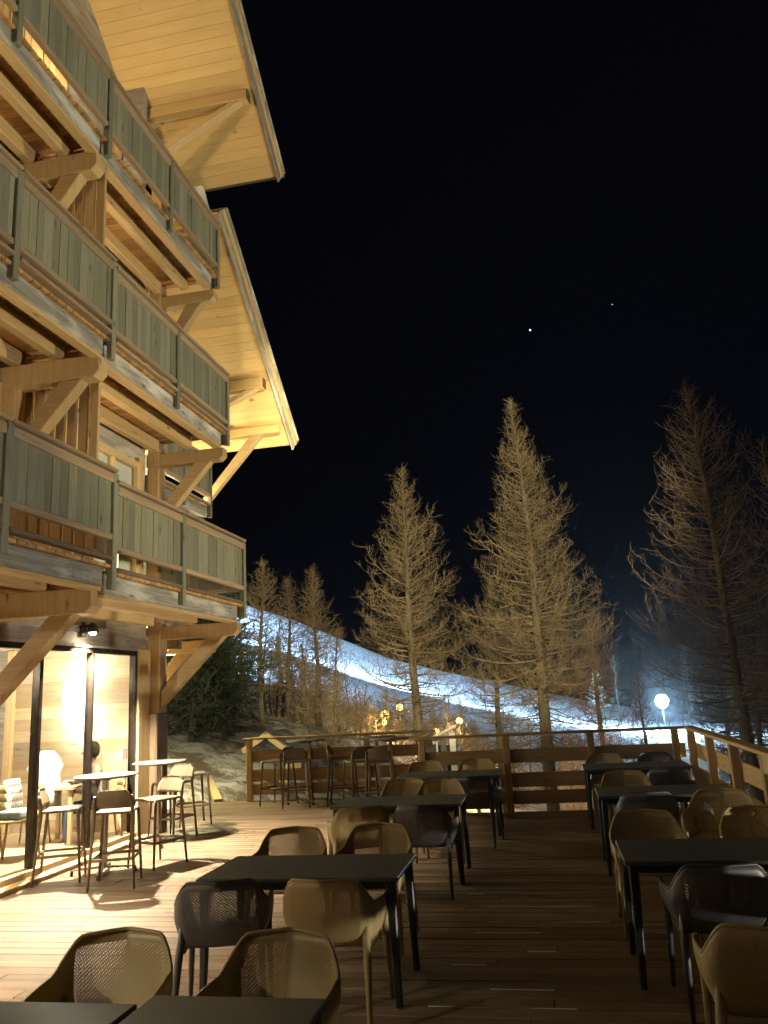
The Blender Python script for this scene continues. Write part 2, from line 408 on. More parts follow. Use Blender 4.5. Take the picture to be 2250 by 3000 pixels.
# --- balconies
def balcony(k):
    fz = FL[k]; rx = RX[k]; pys = PY[k]; st = STEP[k]
    ymid = pys[4]
    fl = MB(); y = -1.8
    while y < YC+.02:
        up = st if y < ymid-.05 else 0
        fl.box((XF-.02-(.55 if k == 2 else 0), y, fz-.075+up*.6), (rx+.02, y+.128, fz-.04+up*.6)); y += .14
    root = fl.build('balcony', 'under', ch, .003)
    # long beams under the floor
    for (xb, wdt) in ((rx-.09, .14), ((rx+XF)/2+.05, .13), (XF+.12, .12)):
        for (a, b, up) in ((-1.8, ymid-.12, st), (ymid-.08, pys[-1]-.16, 0)):
            z1 = fz-.078+up*.6
            mb = MB().box((xb-wdt/2, a, z1-.20), (xb+wdt/2, b, z1))
            mb.build('beam', 'weath' if xb == rx-.09 else 'pine', root, .012)
            if xb == rx-.09:   # fresh timber batten on the underside of the outer beam
                MB().box((xb-wdt/2+.004, a+.01, z1-.245), (xb+wdt/2-.006, b-.01, z1-.203)).build('batten', 'pine', root, .006)
    # posts
    for i, py in enumerate(pys):
        up = st if i <= 4 else 0
        zb = fz-.24 + (up if i < 4 else 0)
        MB().box((rx-.035, py-.045, zb), (rx+.045, py+.045, RZ[k]-.035+(st if i <= 4 else 0))).build('post', 'greyboard', root, .006)
        MB().box((rx-.13, py-.05, zb+.02), (rx-.037, py+.04, zb+.2)).build('joist_end', 'darkpost', root, .01)
    # panels, rails
    for i in range(len(pys)-1):
        a, b = pys[i]+.048, pys[i+1]-.048; up = st if i < 4 else 0
        top = RZ[k]+up; pb = [3.50, 6.20, 9.0][k]+up
        pm = MB(); y = a
        while y < b-.01:
            wd = random.uniform(.11, .16); ye = min(y+wd, b)
            if b-ye < .05: ye = b
            o = random.uniform(-.004, .006)
            pm.box((rx-.012+o, y, pb+.02), (rx+.012+o, ye-.0035, top-.13)); y = ye
        p = pm.build('panel', 'greyboard', root)
        MB().box((rx-.07, a-.04, top-.035), (rx+.075, b+.04, top)).build('handrail', 'rail', root, .006)
        MB().box((rx-.03, a, top-.15), (rx+.045, b, top-.055)).build('top_rail', 'rail', root, .006)
        MB().box((rx-.03, a, pb-.045), (rx+.04, b, pb+.018)).build('bottom_rail', 'rail', root, .006)
        lr = [3.27, 6.06, 8.90][k]+up
        if k < 2: MB().box((rx-.05, a, lr-.03), (rx+.06, b, lr+.01)).build('lower_rail', 'darkpost' if k == 0 else 'rail', root, .006)
    # brackets
    zt = fz-.278
    for (yb, big) in ((YC, 0), (ymid-.08, 1), (3.75, 1), (.3, 1)):
        up = st*.6 if yb < ymid+.1 else 0
        wdt = .2 if big else .17; hh = .27 if big else .20
        tip = rx-.10 if k == 0 else rx-.03
        z1 = zt+up
        br = MB()
        c = .07
        br.prism([(XF-.1, yb-wdt/2, z1), (XF-.1, yb-wdt/2, z1-hh), (tip-c, yb-wdt/2, z1-hh), (tip, yb-wdt/2, z1-hh+c), (tip, yb-wdt/2, z1)][::-1], (0, wdt, 0))
        br.build('bracket_beam', 'pine', root, .010)
        zl = z1-hh; xa = XF+.15
        drop = .80 if k == 0 else .72
        MB().prism([(xa, yb-wdt*.42, zl-drop), (xa, yb-wdt*.42, zl-drop-.24), (tip-.22, yb-wdt*.42, zl), (tip-.50, yb-wdt*.42, zl)][::-1], (0, wdt*.84, 0)).build('brace', 'pine', root, .010)
        MB().box((XF-.03, yb-wdt/2, zl-drop-.45), (xa, yb+wdt/2, zl)).build('bracket_post', 'pine', root, .01) if k else None
    # end balustrade
    top = RZ[k]; pb = [3.50, 6.20, 9.0][k]
    pm = MB(); x = XF+.1
    while x < rx-.05:
        xe = min(x+.135, rx-.04); pm.box((x, YC-.02, pb+.02), (xe-.004, YC+.004, top-.13)); x = xe
    pm.build('end_panel', 'greyboard', root)
    MB().box((XF+.1, YC-.06, top-.035), (rx-.04, YC+.05, top)).build('handrail', 'rail', root, .006)
    MB().box((XF+.1, YC-.04, pb-.045), (rx-.04, YC+.03, pb+.018)).build('bottom_rail', 'rail', root, .006)
    # privacy screens of upright planks across the balcony
    if k < 2:
        for ys in (7.95, 4.2):
            for i in range(7):
                x = XF+.02+i*.148
                up = st if ys < ymid else 0
                MB().box((x, ys+random.uniform(-.01, .01), fz-.03+up), (x+.118, ys+.045, FL[k+1]-.30)).build('screen_plank', 'pine', root, .006)
    return root
for k in range(3): balcony(k)

# --- main roof: gable overhang, verge above the balconies, eave beyond the corner
def roof(tip, rise, length, xin, name, brk, thick=.16, nb=4, snow=False, slope=.80):
    """tip = (x,y,z) low outer corner of the soffit; runs up towards -y"""
    x, y, z = tip; L = length
    y2 = y-L; z2 = z+L*slope
    so = MB(); k = 0; m = int(L/.14)
    for i in range(m):
        ya, yb_ = y-L*i/m, y-L*(i+1)/m; za, zb_ = z+(y-ya)*slope, z+(y-yb_)*slope
        g = .004
        so.hexa([Vector((xin, yb_+g, zb_-g)), Vector((x-.05, yb_+g, zb_-g)), Vector((x-.05, ya, za)), Vector((xin, ya, za)),
                 Vector((xin, yb_+g, zb_+.03)), Vector((x-.05, yb_+g, zb_+.03)), Vector((x-.05, ya, za+.03)), Vector((xin, ya, za+.03))], None, 0)
    root = so.build(name, 'soffit', ch)
    dv = Vector((0, -L, L*slope)).normalized(); nv = Vector((0, dv.z, -dv.y))
    if nv.z < 0: nv = -nv
    A = Vector((x, y+.0, z)); B = Vector((x, y2, z2))
    for q, (off, hh, up, mt) in enumerate(((0, .22, .06, 'weath'), (.045, .14, .14, 'palewood'), (.085, .06, .21, 'weath'))):
        MB().beam(A+Vector((off-.02, 0, 0))+nv*up-dv*(.12-.03*q), B+Vector((off-.02, 0, 0))+nv*up, .04, hh, up=nv).build('verge_board', mt, root, .006)
    MB().beam(Vector((x-.05, y+.03, z+.08)), Vector((xin, y+.03, z+.08)), .05, .17).build('eave_board', 'soffit', root, .006)
    top = MB(); top.hexa([p+nv*.2 for p in (Vector((xin, y2, z2)), Vector((x+.05, y2, z2)), Vector((x+.05, y+.1, z-.08)), Vector((xin, y+.1, z-.08)))] + [p+nv*.27 for p in (Vector((xin, y2, z2)), Vector((x+.05, y2, z2)), Vector((x+.05, y+.1, z-.08)), Vector((xin, y+.1, z-.08)))])
    top.build('roof_covering', 'darkpost', root)
    for (yb, xo, big) in brk:
        zb = z+(y-yb)*slope-.11
        MB().box((xin, yb-.09, zb-.12), (xo, yb+.09, zb+.09)).build('purlin', 'soffit', root, .01)
        MB().box((xo, yb-.08, zb-.11), (xo+.02, yb+.08, zb+.08)).build('purlin_end', 'darkpost', root)
        MB().prism([(xin+.02, yb-.07, zb-1.05), (xin+.02, yb-.07, zb-1.25), (xo-.10, yb-.07, zb-.12), (xo-.34, yb-.07, zb-.12)][::-1], (0, .14, 0)).build('brace', 'palewood', root, .01)
    return root
roof((-4.07, 12.50, 11.48), 0, 9.5, XF-.62, 'upper_roof', [(11.35, -4.22, 1), (7.2, -4.22, 1)])
lr = roof((-4.72, 15.0, 6.98), 0, 3.75, -7.6, 'lower_roof', [(13.75, -4.88, 1), ])
# extra low tie beams under the lower roof
MB().box((-7.6, 14.50, 7.10), (-4.85, 14.66, 7.26)).build('tie_beam', 'soffit', lr, .01)
MB().prism([(-6.6, 14.5, 5.75), (-6.6, 14.5, 5.55), (-5.2, 14.5, 7.1), (-5.45, 14.5, 7.1)][::-1], (0, .14, 0)).build('brace', 'pine', lr, .01)
# snow lying on the lower roof
sn = MB()
ring = []
for i in range(11):
    t = i/10; yy = 11.35+t*1.55; zz = 6.98+(15.0-yy)*.8+.30
    ring.append((yy, zz-.05, (.42*(1-t)**1.5*(.97+.06*random.random())+.10)))
for i in range(10):
    a, b = ring[i], ring[i+1]
    for (x0, x1) in ((-7.2, -4.95),):
        sn.hexa([Vector((x0, a[0], a[1])), Vector((x1, a[0], a[1])), Vector((x1, b[0], b[1])), Vector((x0, b[0], b[1])), Vector((x0, a[0], a[1]+a[2])), Vector((x1-.12, a[0], a[1]+a[2])), Vector((x1-.12, b[0], b[1]+b[2])), Vector((x0, b[0], b[1]+b[2]))], .5)
sn.build('roof_snow', 'snow', lr, .06, bseg=3)
# rear wing behind the corner
wg = MB(); wg.box((-13, YC-.1, 0), (-7.55, 14.35, 9.2), ax=2); wg.build('rear_wing_wall', 'oldwall', ch)
rb = MB(); y = 11.7
while y < 14.2: rb.box((-7.55, y, 5.56), (-6.22, y+.13, 5.60)); y += .14
rb = rb.build('rear_balcony', 'under', ch)
MB().box((-6.36, 11.7, 5.36), (-6.22, 14.1, 5.555)).build('beam', 'weath', rb, .01)
MB().box((-7.55, 14.02, 5.14), (-6.3, 14.2, 5.355)).build('bracket_beam', 'pine', rb, .02)
MB().box((-7.55, 12.3, 5.14), (-6.3, 12.5, 5.355)).build('bracket_beam', 'pine', rb, .02)
for y in (11.75, 12.95, 14.12): MB().box((-6.22, y-.04, 5.36), (-6.14, y+.04, 6.6)).build('post', 'greyboard', rb, .006)
for (a, b) in ((11.79, 12.91), (12.99, 14.08)):
    pm = MB(); y = a
    while y < b-.02: pm.box((-6.19, y, 5.84), (-6.165, min(y+.125, b), 6.5)); y += .13
    pm.build('panel', 'greyboard', rb); MB().box((-6.22, a, 5.76), (-6.14, b, 5.835)).build('bottom_rail', 'rail', rb, .005); MB().box((-6.22, a, 6.51), (-6.14, b, 6.58)).build('handrail', 'rail', rb, .005)
    MB().box((-6.22, a, 5.60), (-6.14, b, 5.64)).build('lower_rail', 'rail', rb, .005)
rb2 = MB(); y = 11.7
while y < 14.2: rb2.box((-7.55, y, 3.16), (-6.0, y+.13, 3.2)); y += .14
rb2 = rb2.build('rear_balcony', 'under', ch)
MB().box((-6.14, 11.7, 2.98), (-6.0, 14.1, 3.155)).build('beam', 'weath', rb2, .01)
for y in (12.6, 14.0):
    MB().box((-7.55, y-.09, 2.74), (-6.05, y+.09, 2.975)).build('bracket_beam', 'pine', rb2, .02)
    MB().prism([(-7.5, y-.08, 1.9), (-7.5, y-.08, 1.65), (-6.5, y-.08, 2.74), (-6.8, y-.08, 2.74)][::-1], (0, .16, 0)).build('brace', 'pine', rb2, .01)

# --- ground floor glazing
GT = 2.56
gz = [(3.3, 5.5), (5.5, 7.27), (7.47, 8.50), (8.50, 9.64), (9.64, 10.76)]
gm = MB(); gm.box((XF-.06, 3.3, GT), (XF+.03, 10.80, GT+.07), ax=1)
gr = gm.build('glazing_frame', 'frame', ch, .005)
MB().box((XF-.10, 3.3, GT+.072), (XF+.05, 10.8, GT+.10), ax=1).build('head_trim', 'weath', gr)
for y in (3.32, 5.5, 8.53, 9.64, 10.77):
    wq = .05 if y != 8.53 else .065
    MB().box((XF-.07, y-wq/2, .13), (XF+.035, y+wq/2, GT)).build('mullion', 'frame', gr, .006)
for (a, b) in gz: MB().box((XF-.03, a+.03, .13), (XF-.018, b-.03, GT)).build('pane', 'glass', gr)
MB().box((XF-.12, 2.0, .0), (XF+.20, 11.0, .055), ax=1).build('sill', 'palewood', ch, .006)
MB().box((XF-.12, 2.0, .057), (XF+.06, 11.0, .125), ax=1).build('sill', 'palewood', ch, .006)
MB().box((XF-.05, 10.80, .0), (XF+.065, 11.135, 2.655)).build('door_post', 'palewood', ch, .008)
MB().box((XF-.06, -2, 0), (XF-.04, 3.28, 2.66), ax=1).build('ground_wall', 'oldwall', ch)
# dark lamp recess board over the glazing
MB().box((XF+.014, 8.6, 2.90), (XF+.05, 9.9, 3.04)).build('cable_board', 'darkpost', ch)
# --- interior
fi = MB(); y = 2.6
while y < 11.0:
    fi.box((-12, y, .05), (XF-.13, min(y+.2, 11.03), .10)); y += .2
fi.build('interior_floor', 'floor', ch)
MB().box((-12, 2.6, 2.78), (XF-.31, 11.03, 2.86)).build('ceiling', 'plaster', ch)
MB().box((-12.1, 2.6, .0), (-12, 11.03, 2.8)).build('interior_back_wall', 'plaster', ch)
MB().box((-12, 2.5, .0), (XF-.1, 2.6, 2.8)).build('interior_partition', 'plaster', ch)
iw = MB(); z = .10
while z < 2.77:
    ze = min(z+random.uniform(.15, .21), 2.78); x = -8.0
    while x < XF-.12:
        xe = min(x+random.uniform(.8, 2.0), XF-.11)
        if XF-.11-xe < .3: xe = XF-.11
        iw.box((x, 11.0+random.uniform(0, .008), z), (xe-.002, 11.04, ze-.003)); x = xe
    z = ze
iw.build('plank_wall', 'inwall', ch)
MB().box((-8.12, 10.93, .1), (-8.0, 11.04, 2.77)).build('wall_trim', 'palewood', ch, .006)

# ================================================================== FENCES
BZ = [(.70, .90), (.35, .56), (.11, .30)]
def fence(p0, p1, label, posts, name='fence'):
    p0, p1 = Vector(p0), Vector(p1); d = (p1-p0).normalized(); nrm = Vector((-d.y, d.x, 0))
    r = empty(name, p0, label, 'fence', 'timber railings round the deck')
    L = (p1-p0).length
    for s_ in posts:
        q = p0+d*s_
        MB().beam(q+Vector((0, 0, -.25)), q+Vector((0, 0, 1.095)), .1, .1, up=d).build('post', 'fence', r, .006)
    for z0, z1 in BZ:
        s_ = 0
        a, b = p0+d*0, p0+d*L
        MB().beam(a+nrm*.068+Vector((0, 0, (z0+z1)/2)), b+nrm*.068+Vector((0, 0, (z0+z1)/2)), .03, z1-z0).build('board', 'fence', r, .005)
    MB().beam(p0-d*.05+Vector((0, 0, 1.118)), p1+d*.05+Vector((0, 0, 1.118)), .15, .04).build('top_rail', 'fence', r, .006)
    return r
fence((-2.05, 12.5, 0), (XR, 12.5, 0), 'timber deck railing with wide brown boards across the back behind the right tables', (.06, 1.35, 2.6, 3.8))
fence((XR+.06, 12.5, 0), (XR+.06, -3, 0), 'timber deck railing running along the right edge past the right tables', [.15+1.35*i for i in range(12)])
fence((-5.62, 14.5, 0), (-2.12, 14.5, 0), 'timber deck railing behind the bar stools at the far left of the deck', (.05, 1.2, 2.3, 3.45))
fence((-2.12, 14.42, 0), (-2.12, 12.55, 0), 'short return of timber railing joining the two back railings', (.5,))

# ================================================================== FURNITURE
def chair_proto(shell, plast, label, loc, rz):
    r = empty('garden_armchair', (0, 0, 0), label, 'chair', 'perforated plastic armchairs at the deck tables')
    # tub: U-shaped wall
    s = MB(); NU, NV = 44, 9
    def U(t):      # t in [-1,1] round the U, returns (x,y) unit tub outline
        a = abs(t); sg = 1 if t > 0 else -1
        if a < .36: x, y = a/.36*.20, -.25-.012*(1-(a/.36)**2)
        elif a < .60:
            q = (a-.36)/.24*math.pi/2; x, y = .20+.08*math.sin(q), -.165-.085*math.cos(q)
        else: q = (a-.60)/.40; x, y = .275+.012*math.sin(q*math.pi), -.165+q*.36
        return sg*x, y
    def top(t):
        a = abs(t)
        if a < .35: return .805-.006*(a/.35)**2
        if a < .60: q = (a-.35)/.25; q = q*q*(3-2*q); return .80-.145*q
        return .655-.03*(a-.60)/.40
    base = 0; P = []
    for i in range(NU+1):
        t = -1+2*i/NU; x, y = U(t); zt = top(t)
        for jv in range(NV+1):
            v = jv/NV; z = .425+(zt-.425)*v
            k = .80+.20*min(1, v*1.6)**.7
            bk = max(0, 1-abs(t)/.5)
            xx = x*k*(1 - .0*v) * (1-.06*max(0, (z-.66)/.14)); yy = (y+.02)*(k if y < 0 else 1) - .085*bk*v
            P.append(Vector((xx, yy, z)))
    def uvp(i, jv): return ((-1+2*i/NU)*.62, jv/NV*.36)
    b = len(s.v); s.v += P
    for i in range(NU):
        for jv in range(NV):
            a = i*(NV+1)+jv
            s.quad([b+a, b+a+1, b+a+NV+2, b+a+NV+1], [uvp(i, jv), uvp(i, jv+1), uvp(i+1, jv+1), uvp(i+1, jv)], .5, True)
    o = s.build('shell', shell, r); so = o.modifiers.new('th', 'SOLIDIFY'); so.thickness = .007
    # rim
    rim = [P[i*(NV+1)+NV] for i in range(NU+1)]
    MB().tube(rim, .0095, 8).build('rim', plast, r)
    # seat
    st = MB(); n1 = 14; ring = []
    for i in range(n1*2+1):
        t = -1+2*i/(n1*2); x, y = U(t); ring.append(Vector((x*.83, (y+.02)*.83 if y < 0 else y, 0)))
    ring += [Vector((.20, .235, 0)), Vector((.07, .25, 0)), Vector((-.07, .25, 0)), Vector((-.20, .235, 0))]
    m = len(ring); b = len(st.v)
    for (zz, sc_) in ((.425, 1), (.455, 1), (.446, .7), (.442, .3)):
        for p in ring: st.v.append(Vector((p.x*sc_, p.y*sc_+.0, zz)))
    for q in range(3):
        for i in range(m):
            j2 = (i+1) % m; st.quad([b+q*m+i, b+q*m+j2, b+(q+1)*m+j2, b+(q+1)*m+i], [(0, 0)]*4, .5, True)
    st.quad([b+3*m+i for i in range(m)], [(0, 0)]*m, .5); st.quad([b+i for i in range(m)][::-1], [(0, 0)]*m, .5)
    st.build('seat', plast, r)
    for sx in (-1, 1):
        MB().tube([(sx*.272, .205, .635), (sx*.262, .215, .56), (sx*.245, .225, .44), (sx*.262, .255, .0)], [.013, .024, .024, .013], 8).build('leg', plast, r)
        MB().tube([(sx*.235, -.19, .56), (sx*.235, -.19, .46), (sx*.245, -.22, .38), (sx*.265, -.295, .0)], [.012, .024, .025, .013], 8).build('leg', plast, r)
        MB().box((sx*.215, .20, .39), (sx*.235, -.17, .43)).build('side_rail', plast, r)
    r.location = loc; r.rotation_euler.z = rz
    return r
# local frame: back at -y, opening to +y.  rz=0: seen from behind (faces away from the camera)
GC = 'perforated plastic armchairs at the deck tables'
PI = math.pi
C1 = [  # x, y(back), rz, dark, label
 (-2.12, 5.06, .25, 1, 'charcoal mesh armchair seen from behind, left one at the second table of the left row'),
 (-1.40, 5.08, -.04, 0, 'brown mesh armchair seen from behind, right one at the second table of the left row'),
 (-2.13, 6.32, PI+.05, 0, 'yellow-lit armchair facing us on the far side of the second left table, left one'),
 (-1.46, 6.40, PI-.05, 0, 'half-shaded olive armchair facing us on the far side of the second left table, right one'),
 (-1.94, 7.93, .38, 0, 'yellow-lit armchair turned sideways with its back to us at the third left table'),
 (-1.27, 7.95, -.05, 1, 'dark blue-grey armchair with its back to us at the third left table'),
 (-1.78, 9.62, PI+.1, 0, 'left of two small armchairs facing us behind the third left table'),
 (-1.33, 9.40, PI, 0, 'right of two small armchairs facing us behind the third left table'),
 (-1.00, 10.20, -.12, 1, 'blue-grey armchair with its back to us at the right end of the farthest left table'),
 (-1.86, 11.86, PI+.1, 0, 'left armchair facing us behind the farthest left table by the railing'),
 (-1.15, 12.0, PI-.05, 0, 'right armchair facing us behind the farthest left table by the railing'),
 (-2.08, 3.52, PI+.12, 0, 'large taupe mesh armchair facing us at the bottom left table corner'),
 (-1.30, 3.52, PI-.06, 0, 'large ochre armchair facing us in the bottom centre behind the nearest table'),
 (.70, 12.0, PI, 0, 'small armchair facing us behind the farthest right table'),
 (1.45, 11.95, PI+.25, 1, 'dark armchair in the back right corner of the railings'),
 (1.32, 10.35, -.1, 1, 'dark green-grey armchair with its back to us between the two farthest right tables'),
 (.78, 9.70, PI+.02, 0, 'tan armchair facing us behind the middle right table'),
 (.82, 8.42, 0, 1, 'dark navy armchair with its back to us in front of the middle right table'),
 (.66, 6.78, PI, 0, 'ochre armchair facing us behind the dark near right table'),
 (1.40, 7.95, PI-.35, 0, 'brown armchair beside the right railing, turned toward the near right table'),
 (1.50, 6.85, PI-.1, 0, 'shaded brown armchair at the right end of the near right table'),
 (.86, 5.35, .05, 1, 'almost black armchair with its back to us in front of the near right table'),
 (.85, 4.18, -.05, 0, 'very large dark brown armchair cut by the bottom right corner of the photo'),
]
pa = pb_ = None
for (x, y, rz, dk, lab) in C1:
    if dk:
        if pb_ is None: pb_ = chair_proto('shelldark', 'plastdark', lab, (x, y, 0), rz)
        else: copy_tree(pb_, (x, y, 0), rz, lab, GC)
    else:
        if pa is None: pa = chair_proto('shell', 'plast', lab, (x, y, 0), rz)
        else: copy_tree(pa, (x, y, 0), rz, lab, GC)

def table_proto(label, cx, cy, W=1.34, D=.72, g='dark rectangular dining tables on the deck'):
    r = empty('dining_table', (0, 0, 0), label, 'table', g)
    MB().box((-W/2, -D/2, .712), (W/2, D/2, .74), .5).build('tabletop', 'table', r, .008, bseg=2)
    MB().box((-W/2+.06, -D/2+.05, .66), (W/2-.06, D/2-.05, .711), .5).build('apron', 'tableleg', r, .004)
    for sx in (-1, 1):
        for sy in (-1, 1):
            MB().beam((sx*(W/2-.055), sy*(D/2-.05), .711), (sx*(W/2-.035), sy*(D/2-.035), 0), .062, .062, up=(0, 1, 0), w2=.04, h2=.04).build('leg', 'tableleg', r, .008)
    r.location = (cx, cy, 0); return r
TG = 'dark rectangular dining tables on the deck'
t0 = table_proto('second dark dining table of the left row, two mesh armchairs seen from behind before it', -1.69, 5.50)
for (x, y, lab) in ((-1.62, 8.55, 'third dark dining table from us in the left row, shaded brown'), (-1.40, 11.0, 'farthest dark dining table of the left row near the back railing'),
                    (1.04, 5.86, 'black near dining table of the right row with a pale lit front leg'),
                    (1.06, 8.80, 'middle dark dining table of the right row'), (1.03, 11.3, 'farthest dark dining table of the right row by the corner railing'), (-2.34, 2.76, 'lamplit dining table corner at the very bottom left')):
    copy_tree(t0, (x, y, 0), 0, lab, TG)

table_proto('small square dark table with a shaded top at the bottom centre edge', -1.29, 2.85, .72, .72)
# bar stools: local back at -y, sitter looks to +y
SG = 'plastic bar stools round the high tables'
def stool_proto(m, label):
    r = empty('bar_stool', (0, 0, 0), label, 'bar stool', SG)
    st = MB(); hw = .20
    st.box((-hw, -.19, .735), (hw, .20, .765), .5); st.build('seat', m, r, .012, bseg=3)
    # backrest: curved rounded panel
    b = MB(); NU, NV = 16, 6
    def P(i, jv, off):
        u = -1+2*i/NU; v = jv/NV
        wdt = .215-.012*v; z = .80+.185*v
        if v > .6:
            q = (v-.6)/.4; cr = .05*q*q; 
            z -= 0
            wdt -= cr*.6
        x = u*wdt; yy = -.19-.035*(1-u*u)-.045*v+off
        zz = z - (.05*max(0, abs(u)-.72)/.28*max(0, abs(u)-.72)/.28 if v > .5 else 0)*((v-.5)*2)
        return Vector((x, yy, zz))
    for off, fl_ in ((0, 0), (.016, 1)):
        b0 = len(b.v)
        for i in range(NU+1):
            for jv in range(NV+1): b.v.append(P(i, jv, off))
        for i in range(NU):
            for jv in range(NV):
                a = b0+i*(NV+1)+jv; q = [a, a+1, a+NV+2, a+NV+1]
                if fl_: q.reverse()
                b.quad(q, [(0, 0)]*4, .5, True)
    n1 = (NU+1)*(NV+1)
    def e(i, jv): return i*(NV+1)+jv
    for i in range(NU):
        for jv in (0, NV):
            b.quad([e(i, jv), e(i+1, jv), e(i+1, jv)+n1, e(i, jv)+n1], [(0, 0)]*4, .5)
    for jv in range(NV):
        for i in (0, NU):
            b.quad([e(i, jv), e(i, jv+1), e(i, jv+1)+n1, e(i, jv)+n1], [(0, 0)]*4, .5)
    b.build('backrest', m, r)
    for sx in (-1, 1):
        MB().tube([(sx*.190, -.235, .93), (sx*.195, -.205, .80), (sx*.197, -.195, .72), (sx*.235, -.255, 0)], [.012, .019, .019, .013], 8).build('leg', m, r)
        MB().tube([(sx*.188, .188, .755), (sx*.192, .19, .70), (sx*.225, .235, 0)], [.017, .019, .013], 8).build('leg', m, r)
        MB().beam((sx*.218, -.225, .29), (sx*.211, .215, .29), .018, .028).build('stretcher', m, r, .003)
    MB().beam((-.211, .215, .29), (.211, .215, .29), .02, .03).build('footrest', m, r, .003)
    MB().beam((-.218, -.225, .29), (.218, -.225, .29), .018, .028).build('stretcher', m, r, .003)
    return r
s0 = stool_proto('stool', 'taupe bar stool with its back to us, nearest the glass front table'); s0.location = (-4.72, 8.30, 0); s0.rotation_euler.z = .32
s1 = stool_proto('stooldark', 'dark bar stool seen side on behind the second high table near the corner post'); s1.location = (-5.62, 12.15, 0); s1.rotation_euler.z = -.9
for (x, y, rz, lab) in ((-5.52, 8.52, -1.15, 'taupe bar stool seen from the side in front of the dark glass mullion'),
                        (-4.72, 9.22, 2.75, 'taupe bar stool facing us with a lit seat, right of the first high table'),
                        (-5.38, 10.95, 2.9, 'pale lit bar stool behind the pole of the second high table')):
    copy_tree(s0, (x, y, 0), rz, lab, SG)
for (x, y, rz, lab) in ((-4.86, 14.02, 1.3, 'leftmost dark bar stool by the left back railing post'), (-4.40, 13.75, .15, 'bar stool with its back to us second from the left along the back railing'),
                        (-3.62, 13.85, -1.45, 'bar stool seen side on in the middle of the back railing group'), (-2.78, 13.05, .1, 'dim bar stool with its back to us in front of the right back high table'),
                        (-3.20, 13.35, .6, 'bar stool half hidden left of the right back high table')):
    copy_tree(s1, (x, y, 0), rz, lab, SG)
def bartable(label, r_=.36):
    r = empty('high_table', (0, 0, 0), label, 'high table', 'round high tables')
    MB().lathe([(.0, 1.055), (r_-.02, 1.055), (r_, 1.062), (r_, 1.073), (r_-.006, 1.08), (0, 1.08)], n=40).build('tabletop', 'palewood' if 0 else 'laminate_', r) if 0 else MB().lathe([(.001, 1.055), (r_-.02, 1.055), (r_, 1.062), (r_, 1.073), (r_-.006, 1.08), (.001, 1.08)], n=40).build('tabletop', 'mauve', r)
    MB().box((-.032, -.032, .06), (.032, .032, 1.054), .5).build('column', 'steel', r, .008)
    MB().box((-.11, -.11, 1.03), (.11, .11, 1.0545), .5).build('top_plate', 'black', r)
    for k in range(4):
        a = k*PI/2+.35; d = Vector((math.cos(a), math.sin(a), 0))
        MB().beam(d*.03+Vector((0, 0, .075)), d*.36+Vector((0, 0, .058)), .05, .02, w2=.03, h2=.014).build('foot', 'steel', r, .003)
        MB().lathe([(.016, 0), (.018, .01), (.012, .055)], d*.35, 12).build('glide', 'black', r)
    return r
b0 = bartable('round high table close to the glass front with two stools round it'); b0.location = (-5.17, 8.82, 0)
for (x, y, lab) in ((-5.36, 10.52, 'second round high table seen edge on beside the corner post'), (-4.35, 14.12, 'round high table at the left back railing among dark stools'),
                    (-2.70, 13.60, 'round high table at the right of the back stool group'), (-3.05, 14.12, 'round high table touching the back railing beyond the others')):
    copy_tree(b0, (x, y, 0), .2, lab, 'round high tables')

# ================================================================== WALL LAMPS
def wall_lamp(y, label, e, z=2.86, tgt=None):
    r = empty('wall_lamp', (XF+.05, y, z), label, 'lamp', 'wall lamps over the glass front')
    MB().box((XF+.02, y-.05, z-.10), (XF+.06, y+.05, z+.08)).build('mount', 'black', r, .005)
    MB().beam((XF+.05, y, z+.03), (XF+.17, y, z+.03), .03, .03).build('arm', 'black', r)
    MB().lathe([(.02, .13), (.05, .11), (.085, .0), (.08, 0), (.045, .10)], (XF+.18, y, z-.06), 20).build('lamp_shade', 'black', r)
    MB().lathe([(.001, -.03), (.035, -.02), (.045, .01), (.03, .04), (.001, .045)], (XF+.18, y, z-.06), 16).build('bulb', 'bulbw', r)
    lo = light('SPOT', (XF+.18, y, z-.10), e, (1, .84, .60), size=144 if y < 3 else 124, blend=.6 if y < 3 else .5, rad=.045, target=(XF+.18+.02, y, z-1), name='bulb_light')
    lo.parent = r; lo.location = Vector((XF+.18, y, z-.10))-Vector(r.location)
    return r
wall_lamp(9.35, 'lit wall lamp above the glass mullion below the first balcony', 2900)
wall_lamp(4.8, 'wall lamp over the glass front just outside the left edge', 1500)
wall_lamp(1.2, 'wall lamp nearest the camera outside the photo', 2300)
# balcony lamps (on the facade of each level)
for k in range(3):
    for y in (8.9, 5.2, 1.6):
        z = FL[k]+(1.5, 1.5, 1.95)[k]
        XD = XF-(.5 if k == 2 else 0)
        r = empty('balcony_lamp', (XD+.03, y, z), ['first', 'second', 'third'][k]+' balcony wall light at '+{8.9: 'its far end', 5.2: 'its middle', 1.6: 'its near end'}[y], 'lamp', 'lights on the balcony walls')
        MB().box((XD+.0, y-.06, z-.09), (XD+.05, y+.06, z+.09)).build('mount', 'black', r, .005)
        MB().box((XD+.05, y-.05, z-.08), (XD+.12, y+.05, z+.08)).build('diffuser', 'bulbw', r, .01)
        lo = light('POINT', (0, 0, 0), [22, 20, 90][k], (1, .74, .40), rad=.06, name='bulb_light'); lo.parent = r; lo.location = (.16, 0, 0)
